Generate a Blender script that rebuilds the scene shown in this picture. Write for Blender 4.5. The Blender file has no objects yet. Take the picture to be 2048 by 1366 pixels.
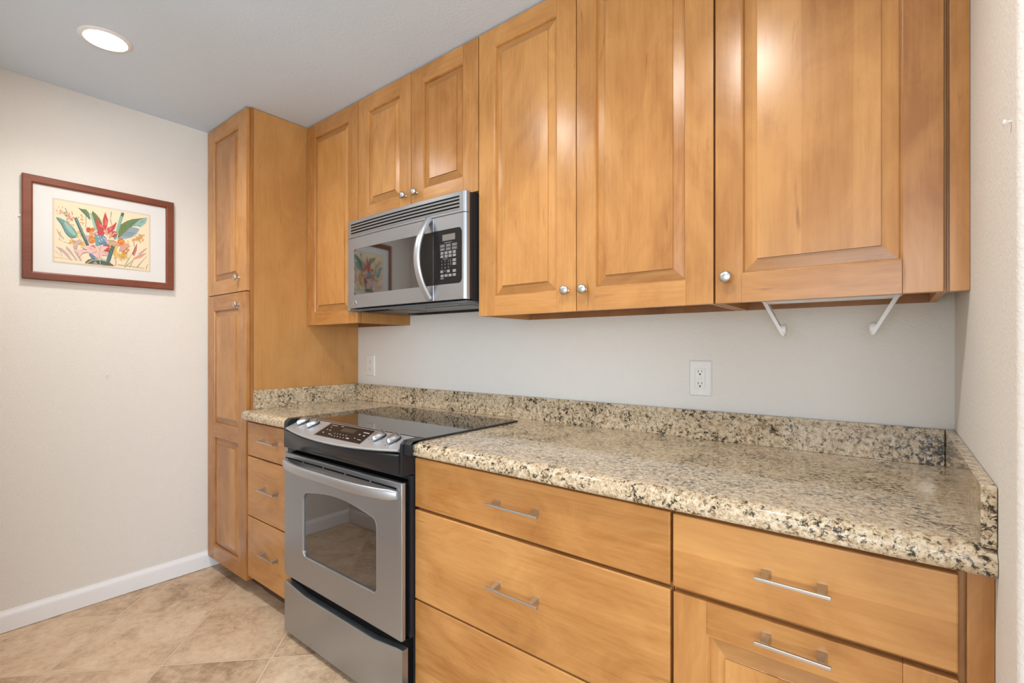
import bpy, bmesh, math, random
from mathutils import Vector, Matrix
random.seed(7)
PI = math.pi
SC = bpy.context.scene
COL = SC.collection

# ------------------------------------------------------------------ dimensions (metres)
XL, XR, H = -0.496, 2.634, 2.423        # left wall, right wall, ceiling
UF = -0.323                             # front of the wall cabinet doors
UB = 1.344                              # underside of the wall cabinets
BF = -0.633                             # front of the drawers
TF = -0.634                             # front of the pantry doors
CT, CB = 0.9155, 0.8695                 # countertop top, bottom
ST = 1.0115                             # backsplash top
WE = -0.806                             # end of the right wall
SM = 0.478                              # left side of the range and the microwave
SN = 1.256                              # their right side

# ------------------------------------------------------------------ camera, world, daylight, exposure
cam = bpy.data.cameras.new('camera')
cam.sensor_width = 36.0
cam.lens = 964.294 / 2048 * 36.0
cam.shift_y = 11.868 / 2048
cam.clip_start = 0.02
cam_o = bpy.data.objects.new('camera', cam)
COL.objects.link(cam_o)
cam_o.location = (2.507, -1.6934, 1.2251)
cam_o.rotation_euler = (PI / 2, 0, math.radians(38.2726))
SC.camera = cam_o

world = bpy.data.worlds.new('world')
SC.world = world
world.use_nodes = True
bg = world.node_tree.nodes['Background']
bg.inputs['Color'].default_value = (0.80, 0.90, 1.0, 1)
bg.inputs['Strength'].default_value = 1.0

def area(name, loc, rot, sx, sy, power, col):
    l = bpy.data.lights.new(name, 'AREA')
    l.shape = 'RECTANGLE'; l.size = sx; l.size_y = sy
    l.energy = power; l.color = col
    o = bpy.data.objects.new(name, l); COL.objects.link(o)
    o.location = loc; o.rotation_euler = rot
    return o
# daylight through the two large windows of the living area behind the camera
area('window_daylight_far', (2.9, -6.50, 1.25), (PI / 2 + 0.20, 0, 0), 3.4, 2.0, 125, (0.84, 0.92, 1.0))
area('window_daylight_side', (5.40, -3.2, 1.35), (PI / 2 + 0.30, 0, PI / 2), 2.8, 1.9, 160, (0.84, 0.92, 1.0))

SC.view_settings.view_transform = 'Standard'
SC.view_settings.look = 'None'
SC.view_settings.gamma = 1.0
SC.view_settings.use_curve_mapping = False
SC.view_settings.exposure = -0.10
LAMP = 30.0                             # power of a recessed light's beam; its lens glows at LENS
LENS = 82.0
try:
    SC.cycles.use_denoising = True
    SC.cycles.max_bounces = 10
    SC.cycles.diffuse_bounces = 5
    SC.cycles.sample_clamp_indirect = 6.0
except Exception:
    pass

# ------------------------------------------------------------------ materials
def lin(r, g, b):
    f = lambda c: (c / 255 / 12.92) if c / 255 <= 0.04045 else ((c / 255 + 0.055) / 1.055) ** 2.4
    return (f(r), f(g), f(b), 1.0)

class NT:
    def __init__(s, name):
        s.m = bpy.data.materials.new(name); s.m.use_nodes = True
        s.t = s.m.node_tree; s.b = s.t.nodes['Principled BSDF']
    def l(s, a, b): s.t.links.new(a, b)
    def math(s, op, a, b=None, c=None, clamp=False):
        x = s.t.nodes.new('ShaderNodeMath'); x.operation = op; x.use_clamp = clamp
        for i, v in enumerate((a, b, c)):
            if v is None: continue
            if isinstance(v, (int, float)): x.inputs[i].default_value = v
            else: s.l(v, x.inputs[i])
        return x.outputs[0]
    def comb(s, x, y, z):
        c = s.t.nodes.new('ShaderNodeCombineXYZ')
        for i, v in enumerate((x, y, z)):
            if isinstance(v, (int, float)): c.inputs[i].default_value = v
            else: s.l(v, c.inputs[i])
        return c.outputs[0]
    def noise(s, vec, scale, detail=4, rough=0.55, dist=0.0):
        x = s.t.nodes.new('ShaderNodeTexNoise')
        x.inputs['Scale'].default_value = scale; x.inputs['Detail'].default_value = detail
        x.inputs['Roughness'].default_value = rough; x.inputs['Distortion'].default_value = dist
        s.l(vec, x.inputs['Vector']); return x.outputs['Fac']
    def ramp(s, fac, stops):
        x = s.t.nodes.new('ShaderNodeValToRGB')
        e = x.color_ramp.elements
        while len(e) < len(stops): e.new(0.5)
        for i, (p, c) in enumerate(stops):
            e[i].position = p; e[i].color = c if len(c) == 4 else (*c, 1)
        s.l(fac, x.inputs['Fac']); return x.outputs['Color']
    def mix(s, fac, a, b, mode='MIX'):
        x = s.t.nodes.new('ShaderNodeMix'); x.data_type = 'RGBA'; x.blend_type = mode
        for v, i in ((fac, 0), (a, 6), (b, 7)):
            if isinstance(v, (int, float)): x.inputs[i].default_value = v
            elif isinstance(v, tuple): x.inputs[i].default_value = v
            else: s.l(v, x.inputs[i])
        return x.outputs[2]
    def bump(s, h, strength, dist):
        x = s.t.nodes.new('ShaderNodeBump')
        x.inputs['Strength'].default_value = strength; x.inputs['Distance'].default_value = dist
        s.l(h, x.inputs['Height']); s.l(x.outputs['Normal'], s.b.inputs['Normal'])
    def set(s, **kw):
        for k, v in kw.items(): s.b.inputs[k.replace('_', ' ')].default_value = v
    def coords(s, rnd=0.0):
        """object coordinates, shifted by a random amount for each object; returns x, y, z"""
        tc = s.t.nodes.new('ShaderNodeTexCoord')
        v = tc.outputs['Object']
        if rnd:
            oi = s.t.nodes.new('ShaderNodeObjectInfo')
            r = s.math('MULTIPLY', oi.outputs['Random'], rnd)
            c = s.comb(r, s.math('MULTIPLY', r, 1.7), s.math('MULTIPLY', r, 2.3))
            a = s.t.nodes.new('ShaderNodeVectorMath'); a.operation = 'ADD'
            s.l(v, a.inputs[0]); s.l(c, a.inputs[1]); v = a.outputs[0]
        sp = s.t.nodes.new('ShaderNodeSeparateXYZ'); s.l(v, sp.inputs[0])
        return v, sp.outputs[0], sp.outputs[1], sp.outputs[2]

def plain(name, col, rough=0.5, metal=0.0, ior=1.5, **kw):
    m = NT(name)
    m.set(Base_Color=col if len(col) == 4 else (*col, 1), Roughness=rough, Metallic=metal, IOR=ior, **kw)
    return m.m

def wood(name, vertical=True, boards=0.0, dark=(0.325, 0.129, 0.029), light=(0.555, 0.274, 0.086), seed=0.0, rough=0.255):
    """honey maple: fine stretched grain, soft cloudy figure, a few flecks, glued boards of slightly different tone"""
    m = NT(name)
    v, x, y, z = m.coords(13.7)
    across = m.math('ADD', x, m.math('MULTIPLY', y, 0.93))
    along = z
    if not vertical: across, along = z, across
    across = m.math('ADD', across, seed)
    P = m.comb(m.math('MULTIPLY', across, 1.0), m.math('MULTIPLY', along, 0.05), 0.0)
    P2 = m.comb(across, m.math('MULTIPLY', along, 0.42), 3.0)
    fine = m.noise(P, 95, 6, 0.65, 0.3)
    figure = m.noise(P2, 7.5, 6, 0.62, 1.3)
    cloud = m.noise(m.comb(across, m.math('MULTIPLY', along, 0.55), 9.0), 2.6, 2, 0.5, 0.4)
    f = m.math('ADD', m.math('MULTIPLY', fine, 0.26), m.math('MULTIPLY', figure, 0.46))
    f = m.math('ADD', f, m.math('MULTIPLY', cloud, 0.42))
    f = m.math('SUBTRACT', f, 0.08)
    if boards:
        cell = m.math('FLOOR', m.math('DIVIDE', across, boards))
        wn = m.t.nodes.new('ShaderNodeTexWhiteNoise'); wn.noise_dimensions = '1D'
        m.l(cell, wn.inputs['W'])
        f = m.math('ADD', f, m.math('MULTIPLY', m.math('SUBTRACT', wn.outputs['Value'], 0.5), 0.11))
    oi = m.t.nodes.new('ShaderNodeObjectInfo')
    f = m.math('ADD', f, m.math('MULTIPLY', m.math('SUBTRACT', oi.outputs['Random'], 0.5), 0.10))
    mid = tuple((a + b) / 2 for a, b in zip(dark, light))
    c = m.ramp(f, [(0.33, (*dark, 1)), (0.49, (*mid, 1)), (0.65, (*light, 1))])
    fl = m.noise(m.comb(across, m.math('MULTIPLY', along, 0.11), 5.0), 46, 3, 0.5, 0.4)
    c = m.mix(m.ramp(fl, [(0.665, (0, 0, 0)), (0.76, (0.5, 0.5, 0.5))]), c, (dark[0] * 0.55, dark[1] * 0.5, dark[2] * 0.5, 1))
    m.l(c, m.b.inputs['Base Color'])
    m.set(Roughness=rough, IOR=1.5)
    m.bump(fine, 0.02, 0.001)
    return m.m

def granite():
    m = NT('granite')
    v, x, y, z = m.coords()
    big = m.noise(v, 11, 3, 0.6, 0.6)
    base = m.noise(v, 70, 7, 0.72, 0.4)
    c = m.ramp(base, [(0.30, lin(148, 126, 98)), (0.44, lin(184, 163, 133)), (0.56, lin(205, 188, 160)), (0.72, lin(208, 203, 190))])
    tan = m.noise(v, 105, 6, 0.70, 0.4)
    c = m.mix(m.ramp(tan, [(0.53, (0, 0, 0)), (0.61, (0.8, 0.8, 0.8))]), c, lin(128, 98, 60))
    veins = m.noise(v, 88, 8, 0.78, 0.5)
    k = m.math('ADD', veins, m.math('MULTIPLY', m.math('SUBTRACT', big, 0.5), 0.34))
    c = m.mix(m.ramp(k, [(0.540, (0, 0, 0)), (0.590, (0.95, 0.95, 0.95))]), c, lin(30, 25, 20))
    sp = m.noise(v, 190, 3, 0.6, 0.3)
    c = m.mix(m.ramp(sp, [(0.62, (0, 0, 0)), (0.69, (0.7, 0.7, 0.7))]), c, lin(74, 58, 40))
    m.l(c, m.b.inputs['Base Color'])
    m.set(Roughness=0.06, IOR=1.45, Specular_IOR_Level=0.34)
    return m.m

def tiles():
    """square stone-look porcelain laid on the diagonal"""
    m = NT('floor_tile')
    v, x, y, z = m.coords()
    s, pitch = math.sqrt(0.5), 0.404
    X = m.math('SUBTRACT', x, 0.367); Y = m.math('SUBTRACT', y, -0.916)
    a = m.math('DIVIDE', m.math('MULTIPLY', m.math('ADD', X, Y), s), pitch)
    b = m.math('DIVIDE', m.math('MULTIPLY', m.math('SUBTRACT', Y, X), s), pitch)
    ia, ib = m.math('FLOOR', a), m.math('FLOOR', b)
    def edge(t, i):
        f = m.math('SUBTRACT', t, i)
        return m.math('MINIMUM', f, m.math('SUBTRACT', 1.0, f))
    d = m.math('MINIMUM', edge(a, ia), edge(b, ib))
    grout = m.ramp(d, [(0.0055, (1, 1, 1)), (0.0085, (0, 0, 0))])
    shoulder = m.ramp(d, [(0.008, (0.5, 0.5, 0.5)), (0.016, (0, 0, 0))])
    wn = m.t.nodes.new('ShaderNodeTexWhiteNoise'); wn.noise_dimensions = '2D'
    m.l(m.comb(ia, ib, 0), wn.inputs['Vector'])
    off = m.math('MULTIPLY', wn.outputs['Value'], 40.0)
    q = m.comb(m.math('ADD', x, off), y, off)
    n1 = m.noise(q, 4.2, 8, 0.68, 0.5)
    n2 = m.noise(q, 30, 6, 0.72, 0.3)
    f = m.math('ADD', m.math('MULTIPLY', n1, 0.60), m.math('MULTIPLY', n2, 0.42))
    f = m.math('ADD', f, m.math('MULTIPLY', m.math('SUBTRACT', wn.outputs['Value'], 0.5), 0.09))
    c = m.ramp(f, [(0.38, lin(158, 130, 102)), (0.47, lin(188, 160, 130)), (0.55, lin(207, 180, 150)), (0.66, lin(220, 197, 168))])
    n3 = m.noise(q, 70, 4, 0.6, 0.6)
    c = m.mix(m.ramp(m.math('ADD', n3, m.math('MULTIPLY', m.math('SUBTRACT', 0.5, n1), 0.6)), [(0.66, (0, 0, 0)), (0.74, (0.6, 0.6, 0.6))]), c, lin(120, 92, 66))
    c = m.mix(shoulder, c, lin(140, 112, 86))
    c = m.mix(grout, c, lin(218, 196, 168))
    m.l(c, m.b.inputs['Base Color'])
    m.set(Roughness=0.42, IOR=1.45)
    h = m.math('ADD', m.math('MULTIPLY', n2, 0.25), m.math('MULTIPLY', m.math('SUBTRACT', 1.0, grout), 0.6))
    m.bump(h, 0.25, 0.004)
    return m.m

def plaster(name, col, scale, strength, rough=0.75):
    """orange-peel wall texture"""
    m = NT(name)
    v, x, y, z = m.coords()
    h = m.noise(v, scale, 3, 0.5, 0.6)
    h = m.math('ADD', m.ramp(h, [(0.42, (0, 0, 0)), (0.62, (1, 1, 1))]), m.math('MULTIPLY', m.noise(v, scale * 3.1, 2), 0.25))
    m.set(Base_Color=col, Roughness=rough, IOR=1.4)
    m.bump(h, strength, 0.003)
    return m.m

def steel(name, col=(0.55, 0.55, 0.55), rough=0.30, horizontal=True, metal=0.9):
    m = NT(name)
    v, x, y, z = m.coords()
    if horizontal: P = m.comb(m.math('MULTIPLY', x, 0.02), y, z)
    else: P = m.comb(x, y, m.math('MULTIPLY', z, 0.02))
    g = m.noise(P, 420, 2, 0.5)
    r = m.math('ADD', rough - 0.04, m.math('MULTIPLY', g, 0.08))
    m.l(r, m.b.inputs['Roughness'])
    m.set(Base_Color=(*col, 1), Metallic=metal)
    m.bump(g, 0.02, 0.001)
    return m.m

M = {}
M['wood_v'] = wood('maple_upright_grain')
M['wood_h'] = wood('maple_level_grain', vertical=False, seed=4.3)
M['wood_panel'] = wood('maple_glued_boards', boards=0.105, seed=2.1)
M['wood_drawer'] = wood('maple_drawer_boards', vertical=False, boards=0.082, seed=7.7)
M['wood_ply'] = wood('maple_veneer', dark=(0.375, 0.165, 0.042), light=(0.525, 0.26, 0.08), seed=5.5, rough=0.42)
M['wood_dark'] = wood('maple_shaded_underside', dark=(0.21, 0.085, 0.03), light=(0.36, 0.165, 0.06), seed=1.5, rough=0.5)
M['wood_edge'] = wood('maple_frame_edge', dark=(0.30, 0.12, 0.03), light=(0.42, 0.18, 0.05), seed=8.5, rough=0.4)
M['wood_end'] = wood('maple_bevel_end_grain', vertical=False, dark=(0.27, 0.11, 0.026), light=(0.43, 0.21, 0.066), seed=6.6)
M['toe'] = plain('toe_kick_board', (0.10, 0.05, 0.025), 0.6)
M['granite'] = granite()
M['tile'] = tiles()
M['wall'] = plaster('wall_paint', lin(222, 218, 211), 120, 0.22)
M['ceiling'] = plaster('ceiling_paint', lin(210, 226, 243), 90, 0.10)
M['trim'] = plain('trim_paint', lin(232, 233, 235), 0.35)
M['white'] = plain('white_plastic', lin(226, 224, 220), 0.38)
M['white_metal'] = plain('white_enamel', lin(232, 232, 232), 0.4)
M['slot'] = plain('dark_slot', (0.004, 0.004, 0.004), 0.8, Specular_IOR_Level=0.1)
M['steel'] = steel('brushed_steel', (0.385, 0.405, 0.435), 0.32)
M['steel_panel'] = steel('brushed_steel_panel', (0.42, 0.435, 0.45), 0.42, True, 0.6)
M['steel_bow'] = steel('brushed_steel_handle', (0.50, 0.52, 0.55), 0.34)
M['steel_dark'] = steel('shaded_steel_side', (0.16, 0.16, 0.17), 0.35)
M['nickel'] = plain('satin_nickel', (0.56, 0.55, 0.53), 0.30, 1.0)
M['chrome'] = plain('polished_knob', (0.50, 0.51, 0.53), 0.27, 0.9)
M['black'] = plain('black_enamel', (0.012, 0.012, 0.014), 0.22)
M['charcoal'] = plain('charcoal_enamel', (0.013, 0.014, 0.017), 0.28, Specular_IOR_Level=0.34)
M['body'] = plain('appliance_body', (0.02, 0.02, 0.022), 0.45)
M['under'] = plain('hood_underside', (0.085, 0.09, 0.10), 0.42)
M['cooktop'] = plain('black_ceramic_glass', (0.010, 0.010, 0.012), 0.035, 0.0, 2.0)
M['oven_glass'] = plain('oven_glass', (0.012, 0.012, 0.012), 0.03, 0.0, 2.5)
M['door_glass'] = plain('half_mirrored_glass', (0.20, 0.206, 0.215), 0.05, 1.0)
M['glass_edge'] = plain('black_glass_edge', (0.004, 0.004, 0.004), 0.06, 0.0, 1.4)
M['keypad'] = plain('keypad_black', (0.014, 0.013, 0.013), 0.3, Specular_IOR_Level=0.16)
M['display'] = plain('display_window', (0.16, 0.145, 0.135), 0.3)
M['display_dark'] = plain('display_window_dark', (0.045, 0.04, 0.032), 0.3)
M['print_grey'] = plain('printed_grey', (0.42, 0.41, 0.39), 0.5)
M['frame'] = wood('mahogany_frame', vertical=False, dark=(0.095, 0.022, 0.010), light=(0.215, 0.056, 0.022), seed=3.3, rough=0.42)
M['mat'] = plain('picture_mat', lin(214, 214, 212), 0.6)
M['mat_line'] = plain('picture_mat_bevel', lin(190, 170, 150), 0.6)

# ------------------------------------------------------------------ mesh helpers
class MB:
    """collects shapes given in world coordinates; build() links them as ONE mesh object"""
    def __init__(s): s.v = []; s.f = []; s.m = []
    def add(s, vs, fs, mat=0):
        o = len(s.v); s.v += [tuple(p) for p in vs]
        for f in fs: s.f.append(tuple(i + o for i in f)); s.m.append(mat)
        return s
    def box(s, x0, x1, y0, y1, z0, z1, bevel=0.0, mat=0, seg=2):
        b = bmesh.new()
        vs = [b.verts.new((x, y, z)) for x in (x0, x1) for y in (y0, y1) for z in (z0, z1)]
        for q in ((0, 1, 3, 2), (4, 6, 7, 5), (0, 4, 5, 1), (2, 3, 7, 6), (0, 2, 6, 4), (1, 5, 7, 3)):
            b.faces.new([vs[i] for i in q])
        if bevel: bmesh.ops.bevel(b, geom=list(b.edges), offset=bevel, segments=seg, affect='EDGES', profile=0.5)
        return s.take(b, mat)
    def take(s, b, mat=0):
        b.normal_update(); b.verts.index_update()
        s.add([v.co[:] for v in b.verts], [[v.index for v in f.verts] for f in b.faces], mat)
        b.free(); return s
    def prism(s, poly, axis, a0, a1, mat=0, bevel=0.0):
        """2-D polygon pushed along axis: 'x' takes (y,z), 'y' takes (x,z), 'z' takes (x,y)"""
        def P(p, a): return {'x': (a, p[0], p[1]), 'y': (p[0], a, p[1]), 'z': (p[0], p[1], a)}[axis]
        b = bmesh.new()
        A = [b.verts.new(P(p, a0)) for p in poly]; B = [b.verts.new(P(p, a1)) for p in poly]
        n = len(poly)
        b.faces.new(A); b.faces.new(B[::-1])
        for i in range(n): b.faces.new((A[i], B[i], B[(i + 1) % n], A[(i + 1) % n]))
        bmesh.ops.recalc_face_normals(b, faces=list(b.faces))
        if bevel: bmesh.ops.bevel(b, geom=list(b.edges), offset=bevel, segments=2, affect='EDGES', profile=0.5)
        return s.take(b, mat)
    def loops(s, rings, mat=0, cap0=False, cap1=False, closed=True):
        """bridges successive rings of equal length"""
        n = len(rings[0]); vs = [p for r in rings for p in r]; fs = []
        for k in range(len(rings) - 1):
            for i in range(n if closed else n - 1):
                j = (i + 1) % n
                fs.append((k * n + i, k * n + j, (k + 1) * n + j, (k + 1) * n + i))
        if cap0: fs.append(tuple(range(n))[::-1])
        if cap1: fs.append(tuple((len(rings) - 1) * n + i for i in range(n)))
        return s.add(vs, fs, mat)
    def tube(s, pts, rx, ry=None, seg=12, mat=0, up=(0, 0, 1), power=1.0):
        """a bar of elliptical section along pts; rx, ry may be lists"""
        n = len(pts); pts = [Vector(p) for p in pts]; rings = []
        for i, p in enumerate(pts):
            t = (pts[min(i + 1, n - 1)] - pts[max(i - 1, 0)]).normalized()
            u = Vector(up); u = (u - t * u.dot(t)).normalized(); w = t.cross(u)
            a = rx[i] if isinstance(rx, list) else rx
            b = a if ry is None else (ry[i] if isinstance(ry, list) else ry)
            sg = lambda c: math.copysign(abs(c) ** power, c)
            rings.append([p + w * a * sg(math.cos(2 * PI * k / seg)) + u * b * sg(math.sin(2 * PI * k / seg)) for k in range(seg)])
        return s.loops(rings, mat, True, True)
    def lathe(s, prof, c, axis='z', seg=32, mat=0, sign=1):
        """prof: (radius, height) pairs turned about an axis through c"""
        rings = []
        for r, h in prof:
            ring = []
            for k in range(seg):
                a = 2 * PI * k / seg; p, q = r * math.cos(a), r * math.sin(a); h2 = h * sign
                ring.append({'z': (c[0] + p, c[1] + q, c[2] + h2), 'y': (c[0] + p, c[1] + h2, c[2] + q), 'x': (c[0] + h2, c[1] + p, c[2] + q)}[axis])
            rings.append(ring)
        return s.loops(rings, mat, True, True)
    def build(s, name, mats, parent=None, smooth=35, recalc=True):
        me = bpy.data.meshes.new(name)
        org = Vector((0, 0, 0))
        if parent is not None: org = world_loc(parent)
        else:
            lo = [min(p[i] for p in s.v) for i in range(3)]; hi = [max(p[i] for p in s.v) for i in range(3)]
            org = Vector(((lo[0] + hi[0]) / 2, (lo[1] + hi[1]) / 2, lo[2]))
        me.from_pydata([tuple(Vector(p) - org) for p in s.v], [], s.f)
        mats = mats if isinstance(mats, (list, tuple)) else [mats]
        for m in mats: me.materials.append(M[m] if isinstance(m, str) else m)
        me.polygons.foreach_set('material_index', s.m)
        if recalc:
            b = bmesh.new(); b.from_mesh(me)
            bmesh.ops.recalc_face_normals(b, faces=list(b.faces)); b.to_mesh(me); b.free()
        me.update()
        if smooth:
            # smooth shading weighted by face area, so large flat faces stay flat beside small bevels
            me.polygons.foreach_set('use_smooth', [True] * len(me.polygons))
            lim = math.cos(math.radians(smooth)); N = [p.normal.copy() for p in me.polygons]; A = [p.area for p in me.polygons]
            at = [[] for _ in me.vertices]
            for p in me.polygons:
                for v in p.vertices: at[v].append(p.index)
            out = []
            for p in me.polygons:
                for v in p.vertices:
                    n = Vector((0, 0, 0))
                    for q in at[v]:
                        if N[q].dot(N[p.index]) >= lim: n += N[q] * A[q]
                    out.append(n.normalized() if n.length > 1e-14 else N[p.index])
            me.normals_split_custom_set(out)
        o = bpy.data.objects.new(name, me); COL.objects.link(o)
        if parent is not None: o.parent = parent
        else: o.location = org
        return o

def world_loc(o):
    p = Vector(o.location)
    while o.parent is not None: o = o.parent; p += Vector(o.location)
    return p

def tag(o, label, cat, group=None):
    o['label'] = label; o['category'] = cat
    if group: o['group'] = group
    return o

def thing(name, label, cat, loc, group=None):
    o = bpy.data.objects.new(name, None); COL.objects.link(o)
    o.location = loc; o.empty_display_size = 0.1
    return tag(o, label, cat, group)

def struct(name, mb, mat, smooth=35):
    o = mb.build(name, mat, None, smooth); o['kind'] = 'structure'
    return o

def rect(x0, x1, z0, z1, i, y): return [(x0 + i, y, z0 + i), (x1 - i, y, z0 + i), (x1 - i, y, z1 - i), (x0 + i, y, z1 - i)]

def star(poly, c, angs):
    """points of a star-shaped 2-D outline met by rays from c"""
    out = []
    n = len(poly)
    for a in angs:
        dx, dz = math.cos(a), math.sin(a); best = None
        for i in range(n):
            (ax, az), (bx, bz) = poly[i], poly[(i + 1) % n]
            ex, ez = bx - ax, bz - az
            den = dx * ez - dz * ex
            if abs(den) < 1e-12: continue
            t = ((ax - c[0]) * ez - (az - c[1]) * ex) / den
            u = ((ax - c[0]) * dz - (az - c[1]) * dx) / den
            if t > 1e-9 and -1e-7 <= u <= 1 + 1e-7 and (best is None or t > best): best = t
        out.append((c[0] + dx * best, c[1] + dz * best))
    return out

def rrect(x0, x1, z0, z1, r, n=6):
    r = r if isinstance(r, (list, tuple)) else (r,) * 4      # bottom-left, bottom-right, top-right, top-left
    pts = []
    for (cx, cz, a0), q in zip(((x0, z0, PI), (x1, z0, 1.5 * PI), (x1, z1, 0), (x0, z1, 0.5 * PI)), r):
        if q <= 0: pts.append((cx, cz)); continue
        ox = cx + q if cx == x0 else cx - q; oz = cz + q if cz == z0 else cz - q
        pts += [(ox + q * math.cos(a0 + k / n * PI / 2), oz + q * math.sin(a0 + k / n * PI / 2)) for k in range(n + 1)]
    return pts

def angles(polys, c, n=64):
    a = set(round(2 * PI * k / n - PI, 6) for k in range(n))
    for p in polys:
        for x, z in p: a.add(round(math.atan2(z - c[1], x - c[0]), 6))
    return sorted(a)

def letters(mb, text, place, size, mat=0, align='CENTER'):
    """flat lettering added to mb; place(u, v) maps the text plane to the world"""
    cu = bpy.data.curves.new('lettering', 'FONT'); cu.body = text; cu.size = size; cu.align_x = align; cu.align_y = 'CENTER'
    cu.resolution_u = 2
    o = bpy.data.objects.new('lettering', cu)
    me = o.to_mesh()
    mb.add([place(v.co.x, v.co.y) for v in me.vertices], [tuple(p.vertices) for p in me.polygons], mat)
    o.to_mesh_clear(); bpy.data.objects.remove(o); bpy.data.curves.remove(cu)

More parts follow.
